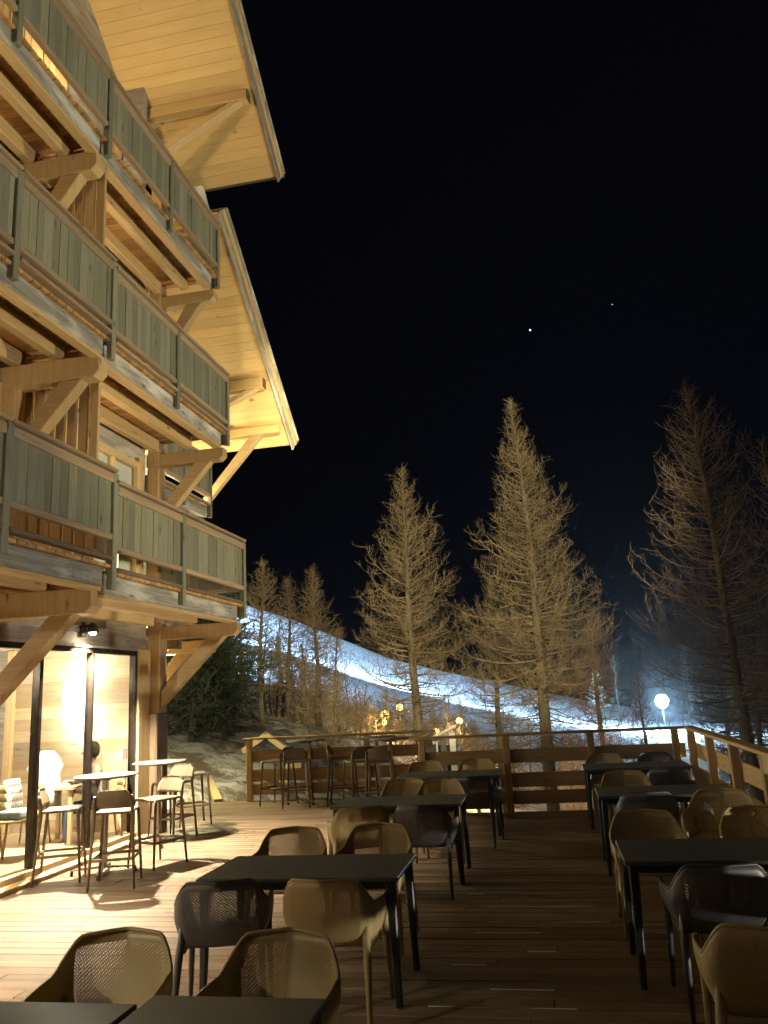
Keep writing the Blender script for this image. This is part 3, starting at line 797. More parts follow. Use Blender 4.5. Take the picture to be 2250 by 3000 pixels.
# lamp under lower roof on the rear wing
r = empty('wing_lamp', (-7.5, 13.6, 5.2), 'wall light on the rear wing under the lower roof', 'lamp')
MB().box((-7.54, 13.5, 5.1), (-7.46, 13.7, 5.3)).build('diffuser', 'bulbw', r, .01)
lo = light('POINT', (0, 0, 0), 170, (1, .82, .52), rad=.08, name='bulb_light'); lo.parent = r; lo.location = (.6, .2, .5)
r = empty('path_lamp', (-7.45, 13.9, 2.35), 'wall light on the rear wing over the snowy path', 'lamp')
MB().box((-7.54, 13.8, 2.25), (-7.40, 14.0, 2.45)).build('diffuser', 'bulbw', r, .01)
lo = light('POINT', (0, 0, 0), 620, (1, .90, .48), rad=.08, name='bulb_light'); lo.parent = r; lo.location = (.15, .6, 0)
MB().tube([(-7.46, 13.6, 5.2), (-7.1, 13.7, 5.55), (-6.95, 13.8, 5.68)], .015).build('arm', 'black', r)

# facade uplights standing in the snow beyond the right edge of the deck
def flood(name, loc, tgt, e, c, size, label, blend=.4, group=None, head='bulbw', scale=1.):
    r = empty(name, loc, label, 'floodlight', group)
    L = Vector(loc); d = (Vector(tgt)-L).normalized(); sd = d.cross(Vector((0, 0, 1))).normalized()
    MB().beam(L-d*.10*scale, L+d*.02*scale, .30*scale, .22*scale).build('housing', 'black', r, .01)
    MB().beam(L+d*.021*scale, L+d*.025*scale, .26*scale, .18*scale).build('lens', head, r)
    MB().tube([L-d*.1*scale, L-d*.15*scale-Vector((0, 0, .3*scale))], .02*scale).build('bracket', 'black', r)
    lo = light('SPOT', (0, 0, 0), e, c, size=size, blend=blend, rad=.12, name='floodlight_beam')
    lo.parent = r; lo.location = d*.1*scale; lo.rotation_euler = d.to_track_quat('-Z', 'Y').to_euler()
    return r
flood('facade_floodlight', (13.0, 2.5, -1.5), (-4.8, 7.6, 6.4), 5300, (1, .93, .74), 38, 'floodlight in the snow right of the deck aimed at the balconies', .25)
flood('facade_floodlight', (12.0, 12.5, -1.7), (-4.8, 11.5, 7.4), 6800, (1, .86, .50), 40, 'second floodlight in the snow right of the deck aimed at the eaves', .4)
flood('tree_floodlight', (2.9, .5, 5.0), (-3.6, 25, 7.0), 27000, (1, .84, .50), 38, 'floodlight on an added mast outside the right railing shining on the larches', .45, head='winlit')
tag(MB().tube([(2.9, .3, -3.2), (2.9, .3, 5.2)], [.07, .045], 10).build('added_mast', 'black'), 'added mast carrying the floodlight outside the right railing', 'mast')  # unseen mast, added so the beam clears the chalet

# ================================================================== INTERIOR THINGS
for (x, y, z, e, lab) in ((-7.4, 9.0, 2.5, 150, 'pendant lamp over the far dining table indoors'), (-7.6, 5.6, 2.5, 95, 'pendant lamp over the near dining table indoors'), (-10, 8.5, 2.5, 120, 'pendant lamp deep inside the restaurant')):
    r = empty('pendant_lamp', (x, y, z), lab, 'lamp', 'pendant lamps indoors')
    MB().tube([(x, y, z+.12), (x, y, 2.775)], .006).build('cable', 'black', r)
    MB().lathe([(.03, .14), (.16, -.02), (.155, -.02), (.02, .13)], (x, y, z), 24).build('lamp_shade', 'black', r)
    MB().lathe([(.001, -.045), (.04, -.03), (.05, .01), (.02, .06)], (x, y, z), 16).build('bulb', 'bulbi', r)
    lo = light('POINT', (0, 0, 0), e, (1, .87, .66), rad=.06, name='bulb_light'); lo.parent = r; lo.location = (0, 0, -.09)
r = empty('wall_sconce', (-6.85, 10.99, 1.92), 'blown-out glowing square paper sconce on the plank wall behind the glass', 'lamp')
sc_ = MB(); 
for k in range(8):
    pass
MB().lathe([(.10, -.30), (.17, -.28), (.19, 0), (.17, .34), (.10, .36)], (-6.85, 10.80, 1.92), 24).build('lamp_shade', 'bulbi', r)
MB().beam((-6.85, 10.8, 1.9), (-6.85, 10.99, 1.9), .03, .03).build('arm', 'black', r)
for dz in (-.45, .5):
    lo = light('POINT', (0, 0, 0), 26, (1, .9, .7), rad=.05, name='bulb_light'); lo.parent = r; lo.location = (0, -.24, dz)

def in_table(x, y, W, D, lab):
    r = empty('indoor_table', (x, y, .1), lab, 'table', 'tables inside the restaurant')
    MB().box((x-W/2, y-D/2, .80), (x+W/2, y+D/2, .84)).build('tabletop', 'palewood', r, .006)
    for sx in (-1, 1):
        for sy in (-1, 1): MB().box((x+sx*(W/2-.08), y+sy*(D/2-.08), .1), (x+sx*(W/2-.03), y+sy*(D/2-.03), .80)).build('leg', 'palewood', r)
in_table(-7.15, 8.05, .9, 1.3, 'pale indoor dining table laid with plates and glasses at the left edge')
in_table(-6.62, 10.25, .62, .62, 'indoor table in front of the seated person in grey')
def in_chair(x, y, rz, lab, m='plast'):
    r = empty('indoor_chair', (0, 0, 0), lab, 'chair', 'chairs inside the restaurant')
    MB().box((-.21, -.2, .44), (.21, .22, .475)).build('seat', m, r, .015, bseg=2)
    pts = MB()
    for i in range(10):
        u0, u1 = -1+.2*i, -1+.2*(i+1)
        f = lambda u, z: Vector((u*(.23-.05*max(0, (z-.7)/.2)), -.21-.05*(1-u*u)-.12*(z-.46), z))
        for jz in range(4):
            za, zb = .46+.1*jz, .46+.1*(jz+1)
            b = len(pts.v); pts.v += [f(u0, za), f(u1, za), f(u1, zb), f(u0, zb)]; pts.quad([b, b+1, b+2, b+3], [(0, 0)]*4, .5, True)
    o = pts.build('backrest', m, r); sdd = o.modifiers.new('s', 'SOLIDIFY'); sdd.thickness = .02
    for sx in (-1, 1):
        for sy in (-1, 1): MB().tube([(sx*.17, sy*.17, .44), (sx*.21, sy*.22, 0)], [.018, .012], 8).build('leg', 'palewood', r)
    r.location = (x, y, .1); r.rotation_euler.z = rz
    return r
in_chair(-6.42, 7.75, PI/2, 'indoor shell chair with its back to the glass left of the dark mullion')
in_chair(-6.55, 9.15, PI/2+.3, 'indoor shell chair with a blue-grey cushion behind the mullion')
in_chair(-7.75, 7.6, -PI/2, 'indoor chair across the laid table')
in_chair(-7.0, 10.0, -PI/2+.1, 'indoor chair draped with a white fleece', 'paper')
in_chair(-6.16, 10.45, PI*.72, 'indoor chair under the person in grey')
in_chair(-6.95, 8.95, PI, 'indoor chair under the person at the left edge')
# fleece over the chair, cushion
cs = MB(); cs.box((-6.72, 8.98, .58), (-6.38, 9.32, .68)); tag(cs.build('seat_cushion', 'bluecush', None, .03, bseg=3), 'blue-grey patterned cushion on the indoor chair behind the mullion', 'cushion')
fl = MB()
for i in range(14):
    a0, a1 = i/14, (i+1)/14
fl.lathe([(.07, .52), (.17, .55), (.21, .75), (.19, .98), (.23, 1.12), (.20, 1.22), (.10, 1.30), (.03, 1.27)], (-6.78, 10.02, 0), 14)
for v in fl.v:
    v += Vector(noise.noise_vector(v*5))*.06
tag(fl.build('white_fleece', 'whitecloth'), 'bright white fleece hung over the indoor chair left of the seated person', 'jacket')
# table ware
for (x, y, lab) in ((-7.0, 8.35, 'wide plate on the laid indoor table'), (-6.95, 7.8, 'plate nearest the glass on the laid indoor table')):
    tag(MB().lathe([(.001, .842), (.08, .842), (.13, .86), (.125, .865), (.07, .85), (.001, .85)], (x, y, 0), 24).build('plate', 'china'), lab, 'plate', 'plates on the indoor table')
for (x, y, lab) in ((-6.85, 8.52, 'wine glass right of the plates indoors'), (-7.1, 8.6, 'wine glass at the back of the laid indoor table'), (-6.8, 8.2, 'wine glass nearest the mullion indoors')):
    tag(MB().lathe([(.035, .842), (.006, .85), (.005, .92), (.035, .97), (.038, 1.02), (.032, 1.06), (.03, 1.06), (.034, 1.0)], (x, y, 0), 16).build('wine_glass', 'china'), lab, 'glass', 'glasses on the indoor table')
tag(MB().lathe([(.06, .842), (.10, .90), (.11, .96), (.10, .97), (.09, .90), (.001, .86)], (-6.62, 8.62, 0), 20).build('bread_basket', 'china'), 'white bowl at the end of the laid indoor table', 'bowl')
# red and white sticker on the glass
stk = MB().box((XF-.016, 10.50, 1.12), (XF-.014, 10.64, 1.28)).build('door_sticker', 'paper'); tag(stk, 'small red and white sticker low on the rightmost glass pane', 'sticker')
for (ya, yb) in ((10.515, 10.53), (10.565, 10.58), (10.61, 10.625)):
    MB().box((XF-.0135, ya, 1.13), (XF-.0125, yb, 1.27)).build('print', 'red', stk)

# ---- people (skin modifier figures)
def skin_mesh(name, verts, edges, radii, m, parent, root=0, sub=2):
    me = bpy.data.meshes.new(name); me.from_pydata([tuple(v) for v in verts], edges, []); me.materials.append(MT[m])
    o = bpy.data.objects.new(name, me); col.objects.link(o); o.parent = parent
    sk = o.modifiers.new('skin', 'SKIN'); sk.use_smooth_shade = True
    ly = me.skin_vertices[0] if me.skin_vertices else None
    if ly is None:
        bpy.context.view_layer.objects.active = o
        ly = me.skin_vertices[0]
    for i, r in enumerate(radii):
        rr = r if hasattr(r, '__len__') else (r, r)
        ly.data[i].radius = rr; ly.data[i].use_root = (i == root)
    s = o.modifiers.new('sub', 'SUBSURF'); s.levels = sub; s.render_levels = sub
    return o
def person(loc, rz, label, top, trousers, hair, lean=.15, headturn=0., hat=False, arms=None):
    r = empty('person', loc, label, 'person'); 
    hz = .52
    J = dict(pel=(0, 0, hz), sp1=(0, .02+lean*.3, hz+.18), sp2=(0, .02+lean*.8, hz+.36), neckb=(0, lean*1.05, hz+.50), neck=(0, lean*1.15+.02, hz+.58),
             sl=(.17, lean, hz+.46), sr=(-.17, lean, hz+.46), el=(.25, lean+.12, hz+.22), er=(-.24, lean+.14, hz+.22), wl=(.13, lean+.36, hz+.26), wr=(-.10, lean+.36, hz+.27),
             hl=(.10, .05, hz), hr=(-.10, .05, hz), kl=(.13, .46, hz+.0), kr=(-.13, .46, hz+.0), al=(.12, .44, .09), ar=(-.12, .48, .09), tl=(.12, .60, .04), tr=(-.12, .64, .04))
    if arms: J.update(arms)
    V = lambda *k: [Vector(J[q]) for q in k]
    # body (skin): neck, forearms, hands, head all in one surface
    vs = V('sp2', 'neckb', 'neck', 'sl', 'el', 'wl', 'sr', 'er', 'wr', 'sp1', 'pel', 'hl', 'kl', 'al', 'tl', 'hr', 'kr', 'ar', 'tr')
    ed = [(0, 1), (1, 2), (1, 3), (3, 4), (4, 5), (1, 6), (6, 7), (7, 8), (0, 9), (9, 10), (10, 11), (11, 12), (12, 13), (13, 14), (10, 15), (15, 16), (16, 17), (17, 18)]
    ra = [(.13, .09), (.08, .07), .048, .05, .036, .026, .05, .036, .026, (.12, .09), (.13, .1), .08, .055, .035, .03, .08, .055, .035, .03]
    hd = Vector(J['neck'])+Vector((math.sin(headturn)*.02, .03, .13)); ht = hd+Vector((0, -.005, .10))
    ch_ = hd+Vector((math.sin(headturn)*.05, .06, -.055))
    b = len(vs); vs += [hd+Vector((0, 0, -.035)), hd+Vector((0, 0, .05)), ht]; ed += [(2, b), (b, b+1), (b+1, b+2)]; ra += [(.068, .08), (.076, .092), (.045, .055)]
    b = len(vs); vs += [ch_]; ed += [(b-3, b)]; ra += [.034]
    for wi, el_, sd in ((5, 4, 1), (8, 7, -1)):
        w0 = vs[wi]; d = (w0-vs[el_]).normalized(); sdv = d.cross(Vector((0, 0, 1))).normalized(); up = sdv.cross(d)
        b = len(vs); vs.append(w0+d*.05); ed.append((wi, b)); ra.append((.036, .018)); palm = b
        for q, (off, ln) in enumerate(((-.027, .062), (-.009, .075), (.009, .070), (.027, .055))):
            p1 = vs[palm]+d*.035+sdv*off; p2 = p1+d*ln*.5-up*.008; p3 = p2+d*ln*.45-up*.022
            b = len(vs); vs += [p1, p2, p3]; ed += [(palm, b), (b, b+1), (b+1, b+2)]; ra += [.0095, .0085, .007]
        b = len(vs); t1 = w0+d*.03+sdv*(-.035*sd); vs += [t1, t1+d*.035-sdv*.02*sd]; ed += [(palm, b), (b, b+1)]; ra += [.011, .008]
    body = skin_mesh('body', vs, ed, ra, 'skin', r, root=10)
    # clothing
    tv = V('pel', 'sp1', 'sp2', 'neckb', 'sl', 'el', 'wl', 'sr', 'er', 'wr'); te = [(0, 1), (1, 2), (2, 3), (3, 4), (4, 5), (5, 6), (3, 7), (7, 8), (8, 9)]
    skin_mesh('jumper', tv, te, [(.165, .125), (.155, .12), (.165, .12), (.10, .085), .072, .056, .040, .072, .056, .040], top, r, root=0)
    lv = V('pel', 'hl', 'kl', 'al', 'hr', 'kr', 'ar'); lv[0] = lv[0]-Vector((0, 0, .02))
    skin_mesh('trousers', lv, [(0, 1), (1, 2), (2, 3), (0, 4), (4, 5), (5, 6)], [(.15, .12), .10, .072, .05, .10, .072, .05], trousers, r, root=0)
    hm = MB(); prof = [(.001, .155), (.045, .148), (.075, .125), (.092, .085), (.097, .04), (.094, .0), (.078, -.05), (.05, -.075), (.001, -.08)][::-1]
    if hat: prof = [(.001, .19), (.02, .19), (.05, .165), (.085, .13), (.10, .08), (.104, .035), (.098, .03), (.001, .03)][::-1]
    hm.lathe(prof, (0, 0, 0), 20); sn_, cs_ = math.sin(headturn), math.cos(headturn)
    for q in hm.v:
        yy = q.y*1.12-.022
        if not hat and yy > .02 and q.z < .065: yy = .02
        q.x, q.y = q.x*cs_+yy*sn_, -q.x*sn_+yy*cs_; q += hd+Vector((0, 0, 0))+Vector(noise.noise_vector(q*22))*.006
    hm.build('hat' if hat else 'hair', hair, r, local=True)
    fm = MB()
    a = headturn
    fx = Vector((math.cos(a), -math.sin(a), 0)); fy = Vector((math.sin(a), math.cos(a), 0))
    for sx in (-1, 1): fm.lathe([(.001, -.01), (.01, -.004), (.01, .004), (.001, .01)], hd+fx*.032*sx+fy*.088+Vector((0, 0, .02)), 8)
    fm.build('eyes', 'black', r, local=True)
    MB().tube([hd+fy*.085+Vector((0, 0, .025)), hd+fy*.115+Vector((0, 0, -.012)), hd+fy*.09+Vector((0, 0, -.02))], [.008, .014, .01], 6).build('nose', 'skin', r, local=True)
    MB().tube([hd-fx*.025+fy*.088+Vector((0, 0, -.05)), hd+fy*.096+Vector((0, 0, -.052)), hd+fx*.025+fy*.088+Vector((0, 0, -.05))], .006, 6).build('mouth', 'red', r, local=True)
    r.rotation_euler.z = rz
    return r
person((-6.16, 10.45, .02), PI*.72, 'person in a grey jumper seated indoors leaning on the table behind the glass mullion', 'greycloth', 'denim', 'hair', .12,
       arms=dict(wl=(.05, .42, .86), el=(.25, .25, .80)))
person((-7.0, 8.95, .02), PI*1.05, 'person with a pale knitted hat and brown jacket seated indoors at the left edge', 'browncloth', 'denim', 'whitecloth', .10, hat=True)

# ================================================================== TERRAIN
RIDGE = [(-95, 37), (-70, 27), (-55.8, 21.3), (-51, 18.9), (-46.9, 16.9), (-38, 13.5), (-29.8, 9.7), (-22.7, 6.4), (-15, 4.2), (-5.5, 1.7), (3.5, -.5), (13.7, -2.8), (29.2, -5.3), (60, -6), (120, -6)]
rxs, rzs = zip(*RIDGE)
def sstep(a, b, x):
    t = min(1, max(0, (x-a)/(b-a))); return t*t*(3-2*t)
def hgt(x, y):
    u = -x-7+.03*(y-16)
    near = .28*u+.03*(y-16) if u > 0 else max(-3.0, .75*u)
    near = max(near, -3.0)
    if y < 15: near = min(near, -.33) if x > -7.2 else near-.2
    if u > 0 and y >= 15: near = max(-.1, near)
    near = min(near, 5.5)
    far_v = float(np.interp(x, [-60, -26, -12, 0, 60], [8, 3.5, -1.0, -4.2, -5.6]))
    rz_ = float(np.interp(x, rxs, rzs))
    t = (y-45)/75
    if t > 0:
        tt = min(t, 1)**1.15
        hill = far_v+(rz_-far_v)*tt
        if t > 1: hill = rz_-(y-120)*.25
    else: hill = far_v
    k = sstep(24, 48, y)
    z = near*(1-k)+hill*k
    z += .16*noise.noise(Vector((x*.45, y*.45, 0)))*(.3 if y < 15.5 or y > 55 else 1) + .10*noise.noise(Vector((x*1.7, y*1.7, 3)))*(1 if 16 < y < 55 else 0) + (.5*noise.noise(Vector((x*.06, y*.06, 8))) if y > 50 else 0)
    return z
def terrain(name, xs, ys, m):
    v = [(x, y, hgt(x, y)) for y in ys for x in xs]; nx = len(xs)
    f = [(j*nx+i, j*nx+i+1, (j+1)*nx+i+1, (j+1)*nx+i) for j in range(len(ys)-1) for i in range(nx-1)]
    me = bpy.data.meshes.new(name); me.from_pydata(v, [], f); me.polygons.foreach_set('use_smooth', [True]*len(f)); me.materials.append(MT[m])
    o = bpy.data.objects.new(name, me); col.objects.link(o); o['kind'] = 'structure'
tx = np.concatenate([np.arange(-60, -24, 1.0), np.arange(-24, 8, .25), np.arange(8, 41, 1.0)])
terrain('snowy_ground', list(tx), list(np.concatenate([np.arange(-12, 14, 2.), np.arange(14, 34, .25), np.arange(34, 50.1, .5)])), 'bank')
terrain('ski_slope', list(np.arange(-100, 121, 1.6)), list(np.arange(50, 146, 1.5)), 'piste')
# far plain to the horizon
me = bpy.data.meshes.new('far_ground'); me.from_pydata([(-590, -90, -9), (590, -90, -9), (590, 790, -9), (-590, 790, -9)], [], [(0, 1, 2, 3)]); me.materials.append(MT['farwood'])
o = bpy.data.objects.new('far_ground', me); col.objects.link(o); o['kind'] = 'structure'
# rocks showing through the bank
for i, (x, y, s, lab) in enumerate(((-9.6, 22.5, .8, 'brown boulder in the snow bank left of the railing post'), (-8.6, 20.8, .45, 'small brown rock low in the snow bank'), (-11.5, 25.5, .9, 'upper brown rock under the dark trees'), (-10.6, 20.5, .6, 'rock beside the trunk of the dark pine'))):
    b = MB(); b.lathe([(.02, -.5), (.6, -.35), (.95, 0), (.8, .4), (.4, .62), (.03, .68)], (0, 0, 0), 14)
    b.v = [Vector((v.x*s*.95, v.y*s*.8, v.z*s*.6))*(1+.55*noise.noise(v*1.6+Vector((i*5, 0, 0)))+.25*noise.noise(v*4+Vector((i*5, 0, 0)))) for v in b.v]
    o = b.build('boulder', 'bark'); o.location = (x, y, hgt(x, y)-.28*s); tag(o, lab, 'rock', 'rocks in the snow bank')

# ================================================================== TREES
def segs_mesh(name, S, m, parent, sides=3):
    S = np.array(S, dtype=np.float64)  # n x 8: p0 p1 r0 r1
    p0, p1, r0, r1 = S[:, 0:3], S[:, 3:6], S[:, 6:7], S[:, 7:8]
    d = p1-p0; d /= np.maximum(np.linalg.norm(d, axis=1, keepdims=True), 1e-6)
    ref = np.where(np.abs(d[:, 2:3]) > .9, np.array([[1., 0, 0]]), np.array([[0, 0, 1.]]))
    a = np.cross(d, ref); a /= np.linalg.norm(a, axis=1, keepdims=True); c = np.cross(a, d)
    n_ = len(S); V = np.zeros((n_, 2*sides, 3))
    for k in range(sides):
        t = 2*math.pi*k/sides; o = a*math.cos(t)+c*math.sin(t)
        V[:, k] = p0+o*r0; V[:, sides+k] = p1+o*r1
    base = np.arange(n_)[:, None]*2*sides
    Fs = []
    for k in range(sides):
        k2 = (k+1) % sides; Fs.append(np.concatenate([base+k, base+k2, base+sides+k2, base+sides+k], 1))
    Fq = np.stack(Fs, 1).reshape(-1, 4)
    me = bpy.data.meshes.new(name); me.vertices.add(n_*2*sides); me.vertices.foreach_set('co', V.reshape(-1))
    me.loops.add(Fq.size); me.loops.foreach_set('vertex_index', Fq.reshape(-1).astype(np.int32))
    me.polygons.add(len(Fq)); me.polygons.foreach_set('loop_start', np.arange(0, Fq.size, 4, dtype=np.int32))
    me.update(calc_edges=True); me.polygons.foreach_set('use_smooth', np.ones(len(Fq), dtype=bool)); me.materials.append(MT[m])
    if parent == 'mesh': return me
    o = bpy.data.objects.new(name, me); col.objects.link(o)
    if parent is not None: o.parent = parent
    return o
def larch_segs(H, Rad, nb, seed, low=.14, lean=(0, 0), dens=1., tw=.006, upsweep=.5, peak=.25, ex=.70):
    rn = random.Random(seed); T = []; S = []
    ph = rn.random()*6
    def axis(t): return Vector((lean[0]*t*t*H*.05+.07*math.sin(t*6+ph), lean[1]*t*t*H*.05+.07*math.cos(t*5+ph), H*t))
    r0 = H*.0125+.03; K = 20
    for i in range(K):
        a, b = i/K, (i+1)/K; T.append([*axis(a), *axis(b), r0*(1-a)**.8+.01, r0*(1-b)**.8+.008])
    U = rn.uniform
    def curl(p, d, L, m, r, up, jit, out):
        pts = [p]
        for s_ in range(m):
            d = (d+Vector((U(-jit, jit), U(-jit, jit), up*(s_/m)**1.5+U(-jit, jit)*.7))).normalized(); pn = p+d*L/m
            S.append([*p, *pn, max(r*(1-s_/m), tw*.45), max(r*(1-(s_+1)/m), tw*.4)]); p = pn; pts.append(p)
        return pts
    lastz = 0
    for i in range(nb):
        t = low+(1-low)*((i+rn.random())/nb)**.92
        az = i*2.399+U(-.7, .7); q = (t-low)/(1-low)
        prof = min(1, .60+q/peak*.40) if q < peak else (1-(q-peak)/(1-peak))**ex
        k_ = rn.random(); L = Rad*max(.05, prof)*(U(.35, .8) if k_ < .45 else U(.8, 1.02) if k_ < .9 else U(1.0, 1.22))
        el = -.30+1.05*q+U(-.22, .22)
        d = Vector((math.cos(az)*math.cos(el), math.sin(az)*math.cos(el), math.sin(el)))
        m = 9; rb = .007+.008*L
        pts = curl(axis(t), d, L, m, rb+tw*.6, upsweep*.62, .11, 0)
        ns = max(3, int(L/.095*dens))
        for s_ in range(ns):
            u = .10+.90*((s_+rn.random())/ns)**.85; f = u*m; ii = min(int(f), m-1); q0 = pts[ii].lerp(pts[ii+1], f-ii)
            dd = (pts[ii+1]-pts[ii]).normalized(); rv = Vector((U(-1, 1), U(-1, 1), U(-.8, .8))); rv = (rv-dd*rv.dot(dd)).normalized()
            l2 = (.16+.34*L*(1-u*.8))*(U(.35, 1.0) if rn.random() < .7 else U(1.0, 1.7))
            d2 = (dd*U(.25, .9)+rv*U(.5, 1.)).normalized(); mm = 5
            sub = curl(q0, d2, l2, mm, tw*1.25, .75, .20, 0)
            nt = max(1, int(l2/.10*dens))
            for k in range(nt):
                u2 = .15+.85*rn.random(); f2 = u2*mm; i2 = min(int(f2), mm-1); w0 = sub[i2].lerp(sub[i2+1], f2-i2)
                d3 = ((sub[i2+1]-sub[i2]).normalized()*.6+Vector((U(-1, 1), U(-1, 1), U(-.5, .9)))).normalized()
                curl(w0, d3, U(.07, .24), 2, tw*.75, .5, .2, 0)
    return T, S
def larch(loc, H, Rad, nb, seed, label, m='twig', group='bare larches beyond the railing', name='larch_tree', **k):
    T, S = larch_segs(H, Rad, int(nb*(1.35 if nb < 160 else 1)), seed, **k)
    r = empty(name, loc, label, 'tree', group)
    segs_mesh('trunk', T, 'darkbark' if m == 'twiggreen' else 'bark', r, 8); segs_mesh('branches', S, m, r)
    return r
larch((-3.84, 24, -2.7), 11.45, 2.5, 235, 3, 'well lit bare larch with a straight pale trunk, left of the tallest one', lean=(-.3, 0), low=.17, tw=.0058)
larch((-.1, 25, -2.9), 13.85, 3.1, 320, 5, 'tallest olive-lit bare larch with a pointed crown in the middle right', lean=(-.3, 0), low=.20, tw=.0058, ex=.92, peak=.2)
larch((4.45, 20, -2.8), 11.7, 2.8, 300, 9, 'dim reddish bare larch at the right edge with loose drooping branches', 'twigred', lean=(-.6, 0), low=.18, tw=.006, dens=.62, upsweep=.75)
larch((5.3, 18.8, -2.8), 9.8, 2.2, 90, 19, 'second trunk of bare twigs at the far right edge leaning into the dim larch', 'twigred', lean=(.2, 0), low=.2, tw=.006, dens=.6, upsweep=.75)
larch((-1.64, 27, -2.8), 8.2, 1.7, 150, 11, 'short bushy larch standing between the two tall lit larches', low=.1, tw=.0055)
larch((2.0, 34, -3.4), 8.2, 1.7, 120, 13, 'mauve-brown hazy larch right of the tallest larch', 'twigred', low=.08, tw=.010)
larch((4.5, 42, -3.8), 6.0, 1.3, 80, 14, 'small mauve larch left of the white floodlight', 'twigred', low=.05, tw=.011)
larch((-8.7, 30, -.6), 7.3, 1.5, 190, 15, 'narrow olive larch standing before the bright ski slope', low=.22, tw=.008)
larch((-9.5, 26, .1), 6.35, 1.3, 160, 16, 'slender larch nearest the balcony corner in front of the slope', low=.3, tw=.008)
larch((-9.85, 30, .2), 6.2, 1.15, 160, 17, 'thin larch just right of the slender one', low=.3, tw=.008)
larch((-6.1, 23, -2.5), 5.0, 1.45, 110, 21, 'low bushy larch glowing yellow above the back railing', low=.05, tw=.007, upsweep=.9)
larch((-8.2, 27, -1.4), 4.6, 1.5, 90, 22, 'shaded low larch left of the yellow bush', low=.05, tw=.007, upsweep=.9)
for i, (x, y, H, Rr, lab) in enumerate(((7.6, 94, 7.5, 1.6, 'blue-lit larch just left of the white floodlight'), (15.5, 96, 9, 1.9, 'blue-lit larch just right of the white floodlight'), (19.5, 92, 8, 1.8, 'dim blue-lit larch farther right of the white floodlight'), (4.6, 82, 6, 1.5, 'faint larch on the slope between the mauve larch and the floodlight'))):
    larch((x, y, hgt(x, y)-.2), H, Rr, 50, 80+i, lab, 'twiggreen', 'larches round the white floodlight', low=.1, tw=.02, dens=.45)
larch((9.5, 48, -4.5), 9.5, 2.0, 80, 23, 'dim larch behind the white floodlight', 'twiggreen', low=.08, tw=.012)
larch((7.2, 31, -3.3), 8.0, 2.0, 80, 24, 'dark green tree between the floodlight and the right edge', 'twiggreen', low=.08, tw=.012)
for i, (x, y, H, Rr, lab) in enumerate(((-9.0, 34, 4.6, 1.7, 'brown glowing thicket left of the largest orange street lamp'), (-10.5, 36, 4.6, 1.8, 'brown bare bush under the narrow larch'), (-5.2, 37, 2.8, 1.0, 'small bare bush right of the pale trunk'),
        (-2.9, 31, 3.4, 1.5, 'low bare bush between the two tall trunks'), (.6, 33, 3.4, 1.6, 'bare bush right of the tallest trunk behind the railing'), (3.4, 29, 2.9, 1.5, 'bare bush under the white floodlight'))):
    larch((x, y, hgt(x, y)-.2), H, Rr, 80, 60+i, lab, 'twig', 'bare bushes beyond the railing', 'bare_bush', low=.03, tw=.008, upsweep=1.0, dens=.7)
# two dark pines on the bank
for (x, y, H, sd, lab) in ((-9.35, 20.0, 5.4, 31, 'dark pine trunk nearest the chalet corner on the snow bank'), (-9.1, 21.6, 5.6, 32, 'thicker dark pine trunk a little right on the snow bank')):
    T, S = larch_segs(H, 1.5, 290, sd, low=.16, tw=.019, dens=.85, upsweep=.1)
    r = empty('pine_tree', (x, y, hgt(x, y)-.2), lab, 'tree', 'dark pines on the bank'); segs_mesh('trunk', [[*s_[:6], s_[6]*.85, s_[7]*.85] for s_ in T], 'darkbark', r, 8); segs_mesh('branches', S, 'twiggreen', r)
S_ = []; rn = random.Random(12)
for i in range(60):
    y = rn.uniform(40, 62); x = rn.uniform(-.36, .02)*y; H = rn.uniform(1.6, 3.6); T, S = larch_segs(H, rn.uniform(1., 1.7), 26, 150+i, low=.04, tw=.013, dens=.42, upsweep=1.)
    b = hgt(x, y)-.2
    for s_ in T+S: S_.append([s_[0]+x, s_[1]+y, s_[2]+b, s_[3]+x, s_[4]+y, s_[5]+b, s_[6], s_[7]])
so_ = segs_mesh('scrub', S_, 'twig', None); so_['kind'] = 'stuff'; so_['label'] = 'brown leafless scrub round the orange street lamps'; so_['category'] = 'scrub'
# far wood on the left: one mass
W_ = []
rn = random.Random(5)
for i in range(34):
    y = rn.uniform(33, 48); x = -y*rn.uniform(.30, .48); H = rn.uniform(3.2, 5.2); T, S = larch_segs(H, rn.uniform(.7, 1.1), 40, 50+i, low=.15, tw=.014, dens=.5)
    b = hgt(x, y)-.2
    for s_ in T+S: W_.append([s_[0]+x, s_[1]+y, s_[2]+b, s_[3]+x, s_[4]+y, s_[5]+b, s_[6], s_[7]])
wo = segs_mesh('far_wood', W_, 'twiggreen', None); wo['kind'] = 'stuff'; wo['label'] = 'dark wood of conifers below the lit ski slope'; wo['category'] = 'wood'

# ================================================================== SLOPE & VILLAGE LIGHTS
def added_slope_lamp(x, y, dz, e, label, tgt, size=120):  # added lights with near-hidden heads, placed to brighten patches of the slope
    z = hgt(x, y)
    r = empty('piste_or_added_floodlight', (x, y, z), label, 'floodlight', 'floodlights of the ski slope')
    L = Vector((x, y, z+dz)); T = Vector(tgt); d = (T-L).normalized()
    MB().tube([(x, y, z-.3), (x, y, z+dz)], .03, 8).build('mast', 'black', r)  # mast of the added slope light
    MB().beam(L-d*.15, L+d*.1, .3, .2).build('housing', 'black', r); MB().beam(L+d*.102, L+d*.11, .26, .16).build('lens', 'bulbb', r)
    lo = light('SPOT', (0, 0, 0), e, (.40, .68, 1), size=size, blend=1., rad=.3, name='floodlight_beam'); lo.parent = r; lo.location = L+d*.2-Vector((x, y, z)); lo.rotation_euler = d.to_track_quat('-Z', 'Y').to_euler()  # beam of the added slope light
